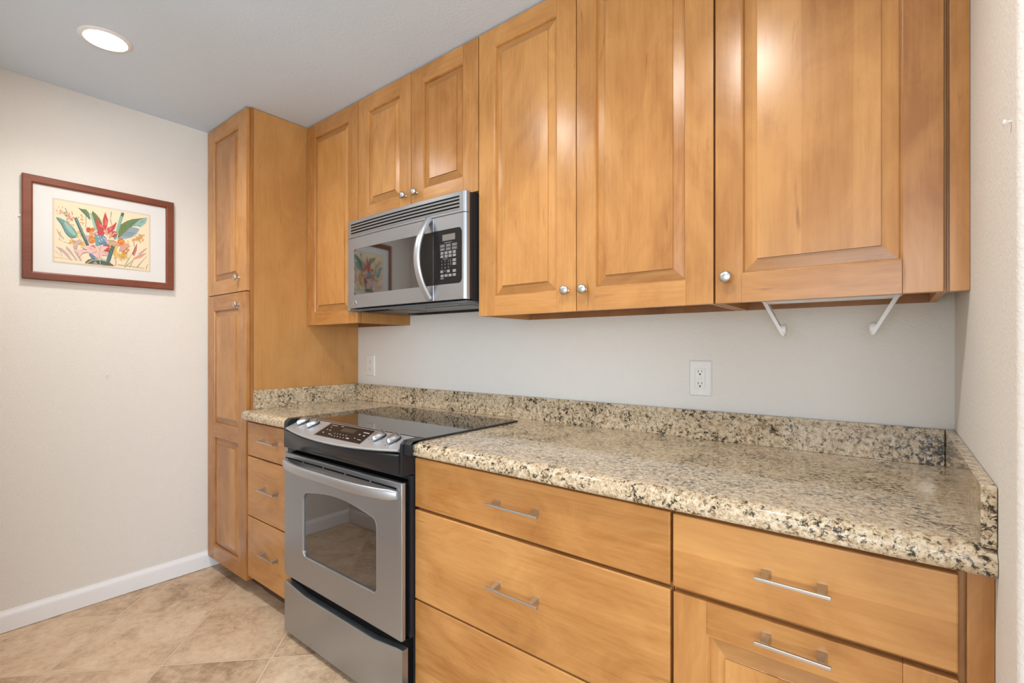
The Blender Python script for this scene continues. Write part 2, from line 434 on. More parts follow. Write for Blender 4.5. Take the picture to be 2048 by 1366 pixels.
# outlines of the flower print (ink, then u, v in thousandths of the sheet)
ART_INKS = ['blue', 'bluegrey', 'coral', 'cream', 'dgreen', 'dleaf', 'green', 'greenolive', 'grey', 'mauve', 'ochre', 'olive', 'orange', 'pink', 'red', 'redpale', 'rose', 'rosepale', 'rust', 'salmon', 'teal', 'tealdark', 'tealmid', 'tealpale', 'white', 'yellow']
ART = [[9,11,245,76,220,132,145,174,32,154,43,93,138,37,202],
[9,17,539,53,472,98,376,87,365,37,450],
[9,110,273,154,216,225,57,213,46,143,167,115,209],
[9,202,351,225,326,219,202,188,252],
[9,177,220,225,191,270,53,253,46],
[8,8,167,70,85,70,89,11,174],
[8,37,369,93,326,93,330,39,376],
[8,56,493,48,337,51,337,62,493],
[8,93,323,177,305,177,309,93,333],
[8,45,223,76,78,79,78,51,227],
[8,244,206,270,92,272,96,250,209],
[8,0,60,270,53,270,57,0,67],
[11,719,11,944,340,941,348,711,21],
[11,860,28,975,262,972,266,848,39],
[11,781,28,823,174,817,174,770,35],
[11,969,18,986,117,980,121,958,21],
[11,643,43,941,32,944,43,646,60],
[11,733,60,809,294,806,298,722,67],
[11,626,35,626,199,624,199,615,35],
[9,874,287,944,387,983,415,935,323,888,259],
[19,806,181,874,266,980,326,902,216,834,181],
[16,803,255,829,383,862,475,857,348,829,238],
[4,812,273,862,468,860,468,803,277],
[8,303,922,306,599,312,603,315,926],
[8,567,954,562,816,567,816,581,954],
[8,559,809,576,716,584,720,570,819],
[8,112,713,129,642,135,645,124,720],
[8,98,879,124,812,129,819,110,890],
[8,817,496,823,404,831,404,831,500],
[20,17,716,48,713,98,688,149,642,197,564,230,475,211,429,166,401,132,429,104,479,81,553,56,624,28,674],
[23,93,670,149,621,213,479,188,454,132,528,98,617],
[21,17,709,67,613,73,621,20,716],
[21,67,617,107,482,112,486,73,621],
[21,107,482,149,422,152,429,112,489],
[21,149,422,213,426,213,436,149,433],
[6,230,926,270,918,309,922,340,872,357,770,343,762,306,819,270,865],
[4,228,922,281,883,284,890,230,929],
[4,281,883,346,762,348,770,284,890],
[7,374,918,416,869,452,805,478,730,463,606,413,596,382,706,365,840],
[4,376,879,413,844,413,844,379,887],
[4,379,833,424,809,424,812,382,840],
[4,385,787,435,773,435,777,385,794],
[4,388,741,447,738,447,741,388,748],
[4,390,695,458,702,458,706,393,702],
[4,396,649,469,667,469,670,396,652],
[23,348,876,368,872,427,599,399,589],
[7,677,762,742,840,806,890,980,961,961,855,902,770,848,784,775,723,708,596,640,504,652,631],
[6,742,830,806,890,902,929,806,773,716,628],
[4,697,656,691,755,688,755,694,652],
[4,728,691,728,784,725,784,722,691],
[4,756,730,761,809,758,809,753,730],
[4,787,770,798,837,795,837,781,770],
[4,815,805,834,865,834,869,812,809],
[4,846,844,871,894,871,897,843,848],
[4,876,883,910,922,907,926,874,887],
[23,812,777,888,901,980,961,961,855,899,766,848,784],
[21,829,780,902,794,902,801,829,787],
[21,854,816,919,830,919,833,854,819],
[21,882,848,935,862,935,869,882,855],
[21,907,879,952,897,952,901,907,887],
[1,638,496,697,589,775,723,834,759,890,730,851,638,795,560,728,525],
[21,728,642,840,638,840,645,728,649],
[21,711,610,815,606,815,613,713,617],
[21,697,578,787,578,787,582,697,585],
[24,806,755,874,745,876,755,809,773],
[22,680,972,596,489,624,482,716,965],
[23,688,950,610,546,621,543,699,950],
[21,688,979,677,911,702,904,716,968],
[25,284,496,281,489,275,489,272,496,275,504,281,504],
[25,272,521,270,507,261,507,256,518,261,532,270,532],
[25,247,539,244,532,242,532,239,539,242,546,244,546],
[25,244,521,242,511,236,511,233,518,236,528,242,528],
[25,230,457,228,447,222,443,216,454,222,465,228,468],
[25,247,514,244,504,239,500,236,511,239,521,244,521],
[25,244,617,242,606,236,606,233,613,236,621,242,624],
[25,242,401,239,394,236,390,233,397,236,404,239,404],
[25,278,511,275,500,270,500,267,507,270,514,275,518],
[25,247,603,242,589,233,585,230,599,233,610,242,613],
[25,242,532,239,518,230,518,228,528,230,539,239,539],
[25,216,457,213,447,211,447,208,454,211,461,213,465],
[25,239,670,236,663,230,660,228,667,230,677,236,677],
[25,250,635,244,621,236,621,233,631,236,642,244,645],
[25,225,472,222,461,216,461,213,468,216,475,222,479],
[25,228,525,225,518,219,518,216,525,219,532,225,532],
[25,239,514,236,504,228,500,225,511,228,521,236,521],
[25,278,585,275,571,267,571,264,582,267,592,275,596],
[25,272,450,270,443,264,440,261,447,264,457,270,457],
[25,233,433,230,422,222,422,219,429,222,440,230,443],
[25,242,638,239,631,236,631,233,635,236,642,239,645],
[25,267,589,264,578,256,578,253,585,256,596,264,599],
[25,250,404,247,394,242,394,236,401,242,411,247,415],
[25,244,539,242,532,239,532,236,539,239,546,242,546],
[25,256,589,253,578,247,578,244,585,247,592,253,592],
[25,256,500,253,489,247,489,242,496,247,507,253,507],
[25,239,457,233,443,225,443,222,454,225,468,233,468],
[25,261,472,258,461,253,461,250,468,253,479,258,482],
[25,264,479,258,465,253,465,247,475,253,486,258,486],
[25,258,475,253,465,247,465,244,472,247,479,253,482],
[25,228,496,225,489,222,489,219,496,222,504,225,504],
[25,272,479,267,465,258,461,253,475,258,486,267,489],
[25,256,443,253,436,247,436,244,443,247,450,253,450],
[25,270,525,264,511,258,511,253,521,258,532,264,535],
[25,219,344,216,333,211,333,208,340,211,348,216,348],
[25,275,309,272,301,267,298,264,305,267,312,272,312],
[25,258,330,258,319,253,319,250,326,253,333,258,333],
[25,287,298,284,287,275,287,272,294,275,305,284,305],
[25,289,365,284,351,275,351,272,362,275,376,284,376],
[25,256,326,253,319,250,319,247,326,250,333,253,333],
[25,292,330,289,319,284,319,281,326,284,333,289,333],
[25,289,362,284,348,275,344,272,358,275,369,284,372],
[25,264,330,258,319,253,316,247,326,253,340,258,340],
[25,287,355,284,348,281,348,278,351,281,358,284,362],
[25,287,319,284,309,275,305,272,316,275,326,284,330],
[25,292,355,292,348,287,348,284,351,287,362,292,362],
[25,258,372,256,358,247,358,244,369,247,379,256,383],
[25,250,337,247,330,242,330,239,333,242,344,247,344],
[25,267,277,264,270,258,266,256,273,258,284,264,284],
[25,270,326,267,319,264,319,261,326,264,333,267,333],
[25,284,344,278,330,270,330,267,340,270,351,278,355],
[25,250,348,247,340,242,337,239,348,242,355,247,358],
[25,256,323,253,309,244,309,242,319,244,330,253,333],
[25,298,330,295,319,289,319,287,326,289,333,295,337],
[25,281,333,275,323,270,319,264,330,270,340,275,344],
[25,272,379,270,372,264,369,264,376,264,383,270,387],
[25,272,316,270,305,261,301,256,312,261,326,270,326],
[25,270,348,267,340,261,340,258,348,261,355,267,355],
[25,267,301,264,294,261,294,258,298,261,305,264,305],
[25,270,348,270,340,264,340,261,348,264,355,270,355],
[10,272,801,270,791,264,791,258,798,264,809,270,809],
[10,309,645,306,638,301,635,298,642,301,652,306,652],
[10,258,691,256,681,250,681,247,688,250,695,256,699],
[10,267,691,264,684,261,681,258,688,261,699,264,699],
[10,272,823,270,816,267,816,264,819,267,826,270,826],
[10,275,748,272,741,267,741,264,748,267,755,272,755],
[10,295,684,292,674,287,670,281,681,287,691,292,691],
[10,258,613,258,606,253,606,250,613,253,617,258,621],
[10,242,773,239,762,230,759,228,770,230,780,239,780],
[10,272,748,267,738,261,734,256,745,261,759,267,759],
[10,270,816,264,801,256,801,253,812,256,826,264,826],
[10,267,745,261,734,256,730,250,741,256,752,261,755],
[10,309,649,309,645,303,642,301,649,303,656,309,656],
[10,289,787,287,780,284,780,281,784,284,791,287,794],
[10,278,688,275,677,267,674,264,684,267,695,275,699],
[10,270,574,264,564,256,560,253,571,256,585,264,585],
[10,281,745,281,738,275,738,272,745,275,748,281,752],
[10,284,667,281,660,275,656,272,667,275,674,281,677],
[10,270,589,267,578,258,574,256,585,258,599,267,599],
[10,278,784,275,773,267,770,264,780,267,794,275,794],
[10,284,738,281,727,275,727,272,734,275,741,281,745],
[10,278,734,275,723,270,723,267,730,270,741,275,741],
[25,618,206,612,195,607,195,604,202,607,213,612,213],
[25,596,330,593,319,581,316,579,326,581,340,593,344],
[25,638,270,635,255,624,252,621,266,624,280,635,280],
[25,626,309,621,298,612,294,607,305,612,319,621,323],
[25,660,294,657,287,652,287,652,291,652,301,657,301],
[25,610,270,607,259,598,259,596,266,598,277,607,280],
[25,618,163,612,152,604,152,601,163,604,174,612,174],
[25,624,340,618,330,612,326,610,337,612,348,618,348],
[25,629,188,624,177,618,177,615,184,618,195,624,199],
[25,618,241,612,230,607,227,604,238,607,248,612,248],
[25,610,284,607,273,601,273,598,280,601,291,607,291],
[25,621,383,618,372,610,369,607,379,610,390,618,394],
[25,621,227,615,216,607,213,601,223,607,238,615,241],
[25,643,340,638,330,632,326,626,337,632,348,638,348],
[25,601,255,596,241,587,238,581,252,587,266,596,266],
[25,612,277,607,266,601,262,596,273,601,284,607,284],
[25,632,351,632,344,626,344,624,348,626,355,632,358],
[25,626,216,624,202,615,202,612,213,615,223,624,227],
[25,629,298,626,287,621,287,618,294,621,305,626,305],
[25,610,294,607,284,598,280,596,291,598,301,607,301],
[25,626,305,621,291,612,287,607,301,612,316,621,316],
[25,618,312,612,301,604,298,601,309,604,323,612,323],
[25,646,177,643,167,638,167,635,177,638,184,643,188],
[25,601,280,596,266,587,262,584,277,587,287,596,291],
[25,646,372,643,365,638,362,635,369,638,379,643,379],
[25,601,369,598,358,590,358,587,365,590,376,598,376],
[25,626,365,621,355,615,351,610,362,615,372,621,376],
[25,601,241,598,230,593,230,590,238,593,248,598,248],
[25,610,220,607,213,601,213,598,220,601,227,607,227],
[25,612,262,610,255,604,252,601,262,604,270,610,273],
[25,621,280,615,266,607,266,604,277,607,287,615,291],
[25,632,312,629,301,621,298,615,309,621,319,629,323],
[25,607,298,601,291,596,287,593,298,596,305,601,309],
[25,593,298,587,287,581,287,579,294,581,305,587,309],
[25,618,379,615,369,610,369,604,379,610,390,615,390],
[25,638,259,635,248,626,245,621,255,626,266,635,270],
[25,601,422,596,408,587,408,584,418,587,429,596,433],
[25,643,348,638,333,629,330,624,344,629,358,638,358],
[25,621,255,618,248,610,248,607,255,610,262,618,266],
[25,643,248,638,238,632,238,629,248,632,259,638,259],
[25,671,294,669,287,663,284,660,291,663,298,669,298],
[25,669,234,666,223,657,220,652,230,657,245,666,245],
[25,691,305,688,298,683,294,680,301,683,309,688,309],
[25,708,259,702,248,694,245,691,255,694,266,702,270],
[25,728,284,725,277,716,273,713,284,716,294,725,294],
[25,621,206,615,191,607,188,601,202,607,216,615,216],
[25,663,206,657,191,649,191,646,202,649,213,657,213],
[25,683,220,680,206,669,206,666,216,669,230,680,230],
[25,694,213,691,206,683,202,680,213,683,220,691,223],
[25,728,255,728,248,722,245,719,252,722,259,728,262],
[25,688,167,685,160,680,160,677,163,680,170,685,174],
[25,677,177,674,170,669,167,666,174,669,181,674,184],
[25,697,230,694,223,688,223,685,230,688,238,694,238],
[25,705,202,702,195,699,195,697,202,699,209,702,209],
[25,730,241,728,230,722,230,716,238,722,248,728,252],
[25,683,184,677,174,669,170,666,181,669,191,677,195],
[25,708,241,702,227,694,227,688,238,694,252,702,252],
[25,635,188,632,177,626,177,624,184,626,195,632,195],
[25,660,206,657,195,652,195,646,206,652,216,657,216],
[25,660,262,657,255,652,252,649,262,652,270,657,273],
[25,677,206,674,199,669,195,666,202,669,213,674,213],
[25,725,238,722,223,711,223,708,234,711,248,722,248],
[25,615,223,610,209,601,209,596,220,601,234,610,234],
[25,767,181,761,170,753,167,750,177,753,188,761,191],
[25,694,259,691,245,680,245,677,255,680,270,691,270],
[25,632,188,629,177,621,174,615,184,621,199,629,199],
[25,694,191,691,184,688,184,685,191,688,199,691,199],
[25,708,213,705,206,699,206,697,213,699,220,705,220],
[25,742,223,739,213,733,213,733,220,733,227,739,230],
[25,719,259,716,248,708,245,705,255,708,266,716,270],
[25,713,181,708,170,699,167,697,177,699,191,708,191],
[25,694,266,691,259,685,259,683,262,685,270,691,270],
[25,725,230,722,220,716,220,711,227,716,238,722,238],
[25,660,252,654,241,649,241,646,248,649,259,654,259],
[25,666,181,663,174,657,170,654,181,657,188,663,191],
[25,719,188,713,177,708,177,702,188,708,199,713,199],
[25,657,216,654,202,643,202,640,213,643,227,654,230],
[25,722,245,719,238,713,238,713,245,713,252,719,252],
[25,646,227,640,213,632,213,629,223,632,234,640,238],
[25,677,145,674,131,666,131,660,142,666,152,674,156],
[25,744,209,742,195,733,195,730,206,733,216,742,216],
[25,705,238,702,230,697,230,694,238,697,245,702,245],
[25,685,177,683,170,677,167,674,174,677,181,683,184],
[25,705,177,699,163,691,163,685,174,691,188,699,188],
[25,677,174,674,163,669,163,666,170,669,177,674,177],
[25,669,209,666,202,660,199,657,206,660,216,666,216],
[25,694,500,688,486,683,486,677,496,683,507,688,511],
[25,713,546,711,539,705,535,702,543,705,550,711,550],
[25,677,472,671,461,663,457,660,468,663,479,671,482],
[25,711,468,708,454,699,454,697,465,699,475,708,479],
[25,688,457,685,450,680,447,677,454,680,465,685,465],
[25,683,482,680,472,674,472,671,479,674,486,680,489],
[25,719,447,716,440,708,436,705,443,708,454,716,454],
[25,708,443,705,433,699,433,697,440,699,447,705,450],
[25,683,433,677,418,669,418,666,429,669,440,677,443],
[25,683,429,677,418,671,415,669,426,671,436,677,436],
[25,739,433,736,422,728,422,725,433,728,443,736,443],
[25,691,486,685,475,677,475,674,482,677,496,685,496],
[25,767,482,761,472,753,472,750,479,753,493,761,493],
[25,688,465,683,454,674,450,671,461,674,472,683,475],
[25,736,521,733,514,728,514,725,521,728,528,733,528],
[25,702,493,699,479,691,479,685,489,691,500,699,500],
[25,719,475,716,461,708,461,702,472,708,486,716,486],
[25,744,447,742,440,736,436,733,443,736,454,742,454],
[25,699,479,697,472,691,468,688,475,691,482,697,486],
[25,756,486,753,475,744,475,742,482,744,493,753,493],
[25,702,429,699,422,694,418,691,426,694,436,699,436],
[25,683,401,680,390,671,390,669,397,671,408,680,408],
[25,719,465,713,450,705,450,702,461,705,472,713,475],
[25,722,472,719,461,713,461,711,468,713,475,719,475],
[25,657,486,652,472,643,468,638,482,643,496,652,496],
[25,671,454,669,440,660,440,657,450,660,461,669,465],
[25,725,447,722,440,719,440,716,443,719,450,722,454],
[25,694,426,688,415,680,411,674,422,680,436,688,440],
[25,685,454,683,440,674,440,669,450,674,461,683,465],
[25,660,390,654,379,646,379,643,390,646,401,654,401],
[25,694,461,691,447,683,443,677,457,683,472,691,472],
[25,677,482,674,475,669,472,666,479,669,486,674,486],
[25,725,457,722,447,713,447,711,454,713,465,722,468],
[25,691,429,688,422,683,418,680,426,683,436,688,440],
[25,677,482,674,472,666,472,663,482,666,493,674,493],
[25,697,465,691,454,683,450,680,461,683,472,691,475],
[25,680,500,677,493,671,489,669,496,671,504,677,507],
[25,713,475,711,465,702,465,699,472,702,482,711,482],
[25,640,443,638,433,632,433,626,440,632,450,638,450],
[25,713,450,708,440,699,436,694,447,699,461,708,465],
[10,860,528,857,518,848,514,843,525,848,535,857,539],
[10,854,599,848,589,840,585,837,596,840,610,848,610],
[10,843,550,840,539,834,539,831,546,834,553,840,553],
[10,893,525,888,514,879,514,876,521,879,535,888,535],
[10,890,589,885,578,876,574,874,585,876,596,885,599],
[10,862,567,857,557,851,553,846,564,851,574,857,578],
[10,868,546,865,539,860,535,857,543,860,553,865,553],
[10,843,528,837,518,829,514,826,525,829,535,837,539],
[10,857,560,851,550,846,546,840,557,846,567,851,567],
[10,896,564,893,553,885,550,879,560,885,574,893,574],
[10,899,617,896,610,888,606,885,613,888,624,896,624],
[10,902,504,899,493,890,489,888,500,890,511,899,514],
[10,885,592,879,582,874,582,868,589,874,599,879,603],
[10,837,543,834,528,823,528,820,539,823,553,834,553],
[10,817,532,815,521,806,518,801,528,806,539,815,543],
[10,933,539,927,525,919,521,913,535,919,550,927,550],
[10,871,582,865,567,857,567,854,578,857,589,865,592],
[10,896,550,893,539,885,535,879,546,885,560,893,560],
[10,907,507,904,500,899,500,896,507,899,514,904,514],
[10,868,514,865,507,860,507,857,514,860,521,865,521],
[10,885,528,882,514,874,514,871,525,874,535,882,539],
[10,871,567,868,557,860,557,857,564,860,574,868,574],
[10,857,543,851,532,846,532,843,539,846,550,851,550],
[10,904,606,902,596,893,596,890,603,893,613,902,617],
[10,879,567,876,557,868,553,862,564,868,578,876,578],
[10,871,557,868,543,860,543,854,553,860,564,868,564],
[10,823,585,820,574,815,574,812,582,815,589,820,589],
[10,868,649,865,642,860,638,857,645,860,656,865,656],
[10,893,624,888,610,879,610,874,621,879,635,888,635],
[10,815,511,812,496,801,493,798,504,801,518,812,521],
[10,941,553,935,543,927,539,921,550,927,564,935,564],
[10,899,610,893,599,888,599,885,606,888,613,893,617],
[10,831,521,829,507,817,507,815,518,817,532,829,532],
[10,876,564,874,557,868,557,865,564,868,571,874,571],
[10,202,351,197,337,188,337,185,348,188,362,197,362],
[10,242,344,239,337,233,333,230,340,233,351,239,351],
[10,194,348,191,337,183,337,180,344,183,355,191,355],
[10,202,362,199,351,191,351,188,358,191,369,199,369],
[10,188,323,185,312,177,312,174,319,177,330,185,330],
[10,177,358,174,344,166,344,163,355,166,365,174,369],
[10,171,408,166,397,160,397,157,404,160,415,166,415],
[10,183,369,180,358,171,355,166,365,171,379,180,383],
[10,199,362,197,355,191,351,188,358,191,369,197,369],
[10,211,365,208,355,202,351,197,362,202,372,208,372],
[10,177,401,174,390,166,387,163,397,166,408,174,408],
[10,157,362,154,355,149,351,146,358,149,365,154,369],
[10,166,337,163,330,160,330,157,337,160,344,163,344],
[10,183,351,180,344,174,344,174,348,174,358,180,358],
[10,205,365,202,355,197,355,191,362,197,372,202,376],
[10,188,355,185,344,177,344,174,355,177,362,185,365],
[10,197,372,191,362,183,358,180,369,183,383,191,387],
[10,163,333,157,323,149,319,146,330,149,344,157,348],
[10,194,355,191,348,185,348,183,355,185,362,191,362],
[10,188,358,185,344,174,344,171,355,174,369,185,369],
[10,194,330,188,319,183,316,180,326,183,337,188,337],
[10,157,365,154,351,146,351,143,362,146,372,154,376],
[10,146,323,143,316,138,316,135,323,138,330,143,333],
[10,177,365,174,355,166,355,163,362,166,376,174,376],
[2,149,798,143,784,138,784,132,794,138,805,143,809],
[2,194,755,191,745,183,741,177,752,183,766,191,766],
[2,160,720,157,706,152,706,146,716,152,727,157,727],
[2,129,752,126,741,121,741,118,748,121,759,126,759],
[2,146,621,143,613,135,610,132,621,135,628,143,631],
[2,157,755,152,745,146,745,143,752,146,762,152,766],
[2,191,628,185,617,180,613,174,624,180,635,185,638],
[2,143,777,140,770,135,766,132,773,135,784,140,784],
[2,174,716,169,702,163,702,157,713,163,723,169,727],
[2,149,816,146,809,143,805,140,812,143,823,146,823],
[2,146,674,143,663,135,663,132,670,135,684,143,684],
[2,169,638,166,631,163,628,160,635,163,642,166,645],
[2,177,833,174,823,166,819,163,830,166,844,174,844],
[2,180,805,177,791,169,791,166,801,169,812,177,816],
[2,180,713,177,699,169,695,163,709,169,720,177,723],
[2,152,766,146,755,140,752,135,762,140,777,146,777],
[2,149,741,146,730,140,727,138,738,140,748,146,748],
[2,140,727,138,716,129,713,124,723,129,738,138,738],
[2,171,730,169,723,163,720,160,727,163,738,169,738],
[2,177,745,174,734,166,734,163,741,166,752,174,752],
[19,56,812,53,801,48,801,45,809,48,816,53,819],
[19,79,826,76,812,67,812,65,823,67,833,76,837],
[19,76,819,73,809,65,805,62,816,65,830,73,830],
[19,62,837,59,826,53,826,51,833,53,840,59,844],
[19,34,777,31,770,25,770,25,777,25,780,31,784],
[19,62,848,62,837,56,837,53,844,56,851,62,855],
[19,84,894,81,883,76,879,70,890,76,901,81,904],
[19,65,791,62,777,53,773,51,784,53,798,62,801],
[19,48,887,45,876,39,872,37,883,39,890,45,894],
[19,87,801,84,791,79,791,76,798,79,809,84,809],
[19,59,830,56,823,51,823,48,830,51,837,56,837],
[19,65,844,62,837,59,837,56,840,59,851,62,851],
[19,98,809,96,798,87,798,84,805,87,816,96,816],
[19,31,823,25,812,20,809,14,819,20,833,25,833],
[10,742,337,739,326,730,326,728,333,730,344,739,348],
[10,758,387,756,372,747,372,744,383,747,394,756,394],
[10,750,348,750,340,744,337,742,344,744,351,750,355],
[10,767,443,761,429,753,429,747,440,753,454,761,454],
[10,725,323,722,312,713,309,708,319,713,330,722,333],
[10,756,376,750,365,742,362,739,372,742,383,750,387],
[10,744,411,739,397,730,397,725,408,730,422,739,426],
[10,772,340,770,330,761,330,758,337,761,348,770,348],
[10,719,401,713,390,705,387,702,397,705,411,713,411],
[10,730,387,728,376,722,376,719,383,722,390,728,394],
[10,733,404,728,390,719,390,716,401,719,411,728,411],
[10,767,404,764,394,756,390,753,401,756,415,764,415],
[10,736,280,730,273,725,270,722,280,725,287,730,291],
[10,781,404,778,397,772,394,772,401,772,408,778,408],
[10,764,418,761,408,753,404,747,415,753,429,761,429],
[10,716,355,713,344,708,344,705,351,708,358,713,362],
[10,716,362,713,351,705,348,699,358,705,372,713,372],
[10,764,348,761,333,753,333,750,344,753,355,761,355],
[10,750,344,747,333,742,333,739,340,742,348,747,351],
[10,742,387,739,372,730,372,728,383,730,394,739,394],
[10,758,330,756,319,750,319,747,326,750,333,756,333],
[10,770,348,764,340,758,337,756,348,758,355,764,358],
[11,104,794,98,784,93,784,90,791,93,801,98,805],
[11,115,762,112,752,107,752,104,759,107,766,112,770],
[11,115,777,110,762,104,762,98,773,104,784,110,787],
[11,132,812,129,801,124,798,121,809,124,819,129,819],
[11,110,812,107,798,98,798,93,809,98,819,107,823],
[11,124,773,121,759,112,755,110,766,112,780,121,784],
[11,115,826,112,816,107,816,104,823,107,833,112,833],
[11,126,826,124,816,115,812,110,823,115,837,124,837],
[11,129,777,126,762,118,762,112,773,118,784,126,787],
[11,121,819,118,809,112,805,110,816,112,823,118,826],
[10,921,574,919,564,910,560,904,571,910,582,919,585],
[10,916,574,913,567,904,564,902,571,904,582,913,582],
[10,871,564,868,546,857,546,851,557,857,571,868,574],
[10,924,635,921,624,913,624,910,631,913,645,921,645],
[10,924,621,921,610,913,606,907,617,913,628,921,631],
[10,927,596,924,589,919,589,916,596,919,603,924,603],
[10,888,550,882,539,876,539,871,546,876,557,882,560],
[10,947,638,944,624,933,621,927,631,933,645,944,649],
[10,916,621,913,610,904,606,899,617,904,631,913,635],
[10,899,635,893,621,885,617,879,631,885,645,893,645],
[10,921,628,916,613,907,613,904,624,907,635,916,638],
[10,907,582,902,567,893,564,888,578,893,592,902,596],
[18,716,298,713,287,708,287,705,294,708,301,713,305],
[18,742,270,739,259,730,255,728,266,730,277,739,280],
[18,728,277,725,266,719,266,716,273,719,284,725,287],
[18,708,255,705,241,694,241,691,252,694,266,705,270],
[18,730,284,725,277,719,273,716,280,719,291,725,291],
[18,733,351,730,340,725,340,722,348,725,355,730,358],
[18,750,305,747,298,739,294,736,305,739,312,747,316],
[18,719,270,716,262,711,262,708,270,711,277,716,277],
[18,764,323,761,312,753,312,750,319,753,330,761,333],
[18,744,348,739,337,733,333,730,344,733,355,739,355],
[18,725,330,722,323,716,323,713,330,716,337,722,340],
[18,711,294,705,280,697,280,691,291,697,305,705,309],
[18,747,287,744,277,739,277,736,284,739,291,744,294],
[18,725,312,722,305,719,305,716,312,719,319,722,319],
[25,587,397,584,383,573,383,570,394,573,408,584,408],
[25,548,358,545,348,537,344,531,355,537,369,545,369],
[25,576,362,573,351,565,351,562,358,565,369,573,369],
[25,559,415,556,408,551,404,548,415,551,422,556,426],
[25,598,383,593,372,587,372,584,379,587,390,593,390],
[25,570,369,565,355,556,355,551,365,556,376,565,379],
[25,570,383,565,369,559,369,553,379,559,390,565,394],
[25,570,379,567,369,559,365,553,376,559,390,567,394],
[25,573,376,570,362,562,362,559,372,562,383,570,387],
[25,576,394,573,383,567,383,565,390,567,401,573,401],
[25,570,379,567,369,559,365,553,376,559,390,567,394],
[25,581,433,576,418,567,415,562,429,567,443,576,443],
[25,671,227,728,316,725,319,669,230],
[25,671,223,747,294,744,298,669,234],
[25,671,223,758,262,758,266,669,234],
[25,669,223,761,227,761,230,671,234],
[25,669,223,753,188,756,195,671,234],
[25,669,223,739,156,742,160,671,234],
[25,669,227,716,128,719,131,671,230],
[25,666,227,688,110,691,113,671,230],
[12,402,436,399,404,385,379,365,365,346,369,334,390,329,418,334,450,346,475,365,489,385,482,399,465],
[18,357,592,354,571,346,553,331,546,320,546,312,560,309,582,312,603,320,621,331,628,346,624,354,613],
[12,396,603,393,582,385,567,374,560,362,564,357,574,354,592,357,610,362,624,374,631,385,631,393,621],
[14,632,582,629,557,615,532,598,521,584,525,570,543,567,567,570,596,584,617,598,628,615,624,629,610],
[12,716,465,711,433,697,404,677,394,657,397,643,418,638,447,643,479,657,504,677,518,697,511,711,493],
[10,376,550,374,532,368,521,360,514,351,514,343,525,343,539,343,553,351,567,360,574,368,571,374,564],
[25,346,390,368,443,362,450,340,394],
[25,365,440,399,418,404,429,368,450],
[3,584,543,610,599,604,603,579,550],
[3,604,596,626,582,629,592,607,606],
[25,660,443,691,482,688,493,654,457],
[25,685,482,705,436,713,447,694,493],
[19,284,496,329,486,427,589,402,535,343,472,317,436],
[9,275,514,306,493,343,461,329,390,301,433],
[9,177,270,213,383,258,404,270,365,225,309,202,227],
[21,191,741,312,309,340,333,216,766],
[22,205,738,303,411,309,418,213,745],
[20,219,713,216,706,213,709,213,716,216,720],
[20,228,688,225,681,222,681,222,688,225,691],
[20,239,660,236,652,230,656,230,663,236,667],
[20,244,635,242,628,239,628,239,635,242,638],
[20,256,606,253,599,247,599,247,610,253,613],
[20,264,578,261,571,258,574,258,582,261,585],
[20,270,553,267,546,264,546,264,553,267,557],
[20,272,525,270,518,264,518,264,525,270,528],
[20,289,496,287,489,284,493,284,500,287,504],
[20,301,472,298,465,292,465,292,472,298,475],
[20,301,443,298,436,292,436,292,443,298,447],
[20,309,415,306,408,301,408,301,415,306,418],
[20,312,387,309,379,303,379,303,387,309,390],
[20,329,358,326,351,320,355,320,362,326,365],
[0,413,521,486,535,528,457,545,390,486,355,419,351,402,454],
[24,416,500,444,486,444,493,419,514],
[23,421,475,449,457,452,465,427,489],
[1,430,450,455,429,458,436,433,461],
[24,435,422,461,401,463,404,441,436],
[23,444,507,466,493,469,496,449,521],
[1,449,482,475,465,475,468,455,493],
[24,458,457,480,436,483,440,463,468],
[23,463,429,486,408,489,411,472,440],
[1,472,514,492,496,494,504,478,528],
[24,480,489,497,468,500,475,486,500],
[23,486,465,503,440,506,447,494,475],
[1,494,436,511,411,514,415,500,447],
[24,503,521,517,504,520,507,508,532],
[23,508,496,522,475,525,479,517,507],
[1,517,472,528,447,531,450,522,479],
[24,522,443,534,418,539,422,531,454],
[20,393,518,407,333,444,348,421,532],
[14,421,578,463,617,506,578,478,521,435,521],
[14,407,816,444,734,486,695,494,617,455,543,427,599,416,677],
[15,438,713,486,688,489,656,455,667],
[14,632,798,610,684,556,571,522,582,528,663,581,713],
[15,542,667,587,699,556,610],
[14,506,933,537,798,525,684,506,610,486,674,480,784],
[15,508,819,528,773,511,681,500,716],
[19,506,638,537,624,531,525,511,571],
[19,551,589,581,617,573,514,542,496],
[9,494,496,525,461,556,387,525,390],
[19,531,465,598,468,669,401,612,379,556,418],
[11,531,465,598,468,632,443,562,440],
[19,669,394,742,440,775,415,702,298,657,309],
[14,494,365,551,376,556,287,525,220,494,255],
[0,337,174,374,96,404,135,371,220],
[21,570,372,514,89,553,74,610,358],
[20,581,333,579,323,570,326,570,337,579,340],
[20,598,316,596,309,590,309,590,319,596,323],
[20,562,287,559,280,551,280,551,291,559,298],
[20,576,273,573,262,567,262,567,273,573,280],
[20,576,252,573,241,567,245,567,255,573,259],
[20,565,227,562,220,553,220,553,230,562,238],
[20,556,206,553,199,548,199,548,209,553,216],
[20,562,188,556,177,551,181,551,191,556,195],
[20,551,167,545,156,539,160,539,170,545,174],
[20,548,145,542,135,537,138,537,149,542,152],
[20,545,124,542,113,534,117,534,128,542,131],
[20,537,103,534,92,528,96,528,106,534,110],
[23,447,96,514,74,522,103,455,135],
[9,610,177,615,35,629,39,626,181],
[16,334,312,390,348,416,280,365,273],
[13,264,298,343,323,430,273,396,195,343,195],
[13,225,230,301,245,343,216,275,184,236,106],
[13,323,220,399,238,430,117,382,170],
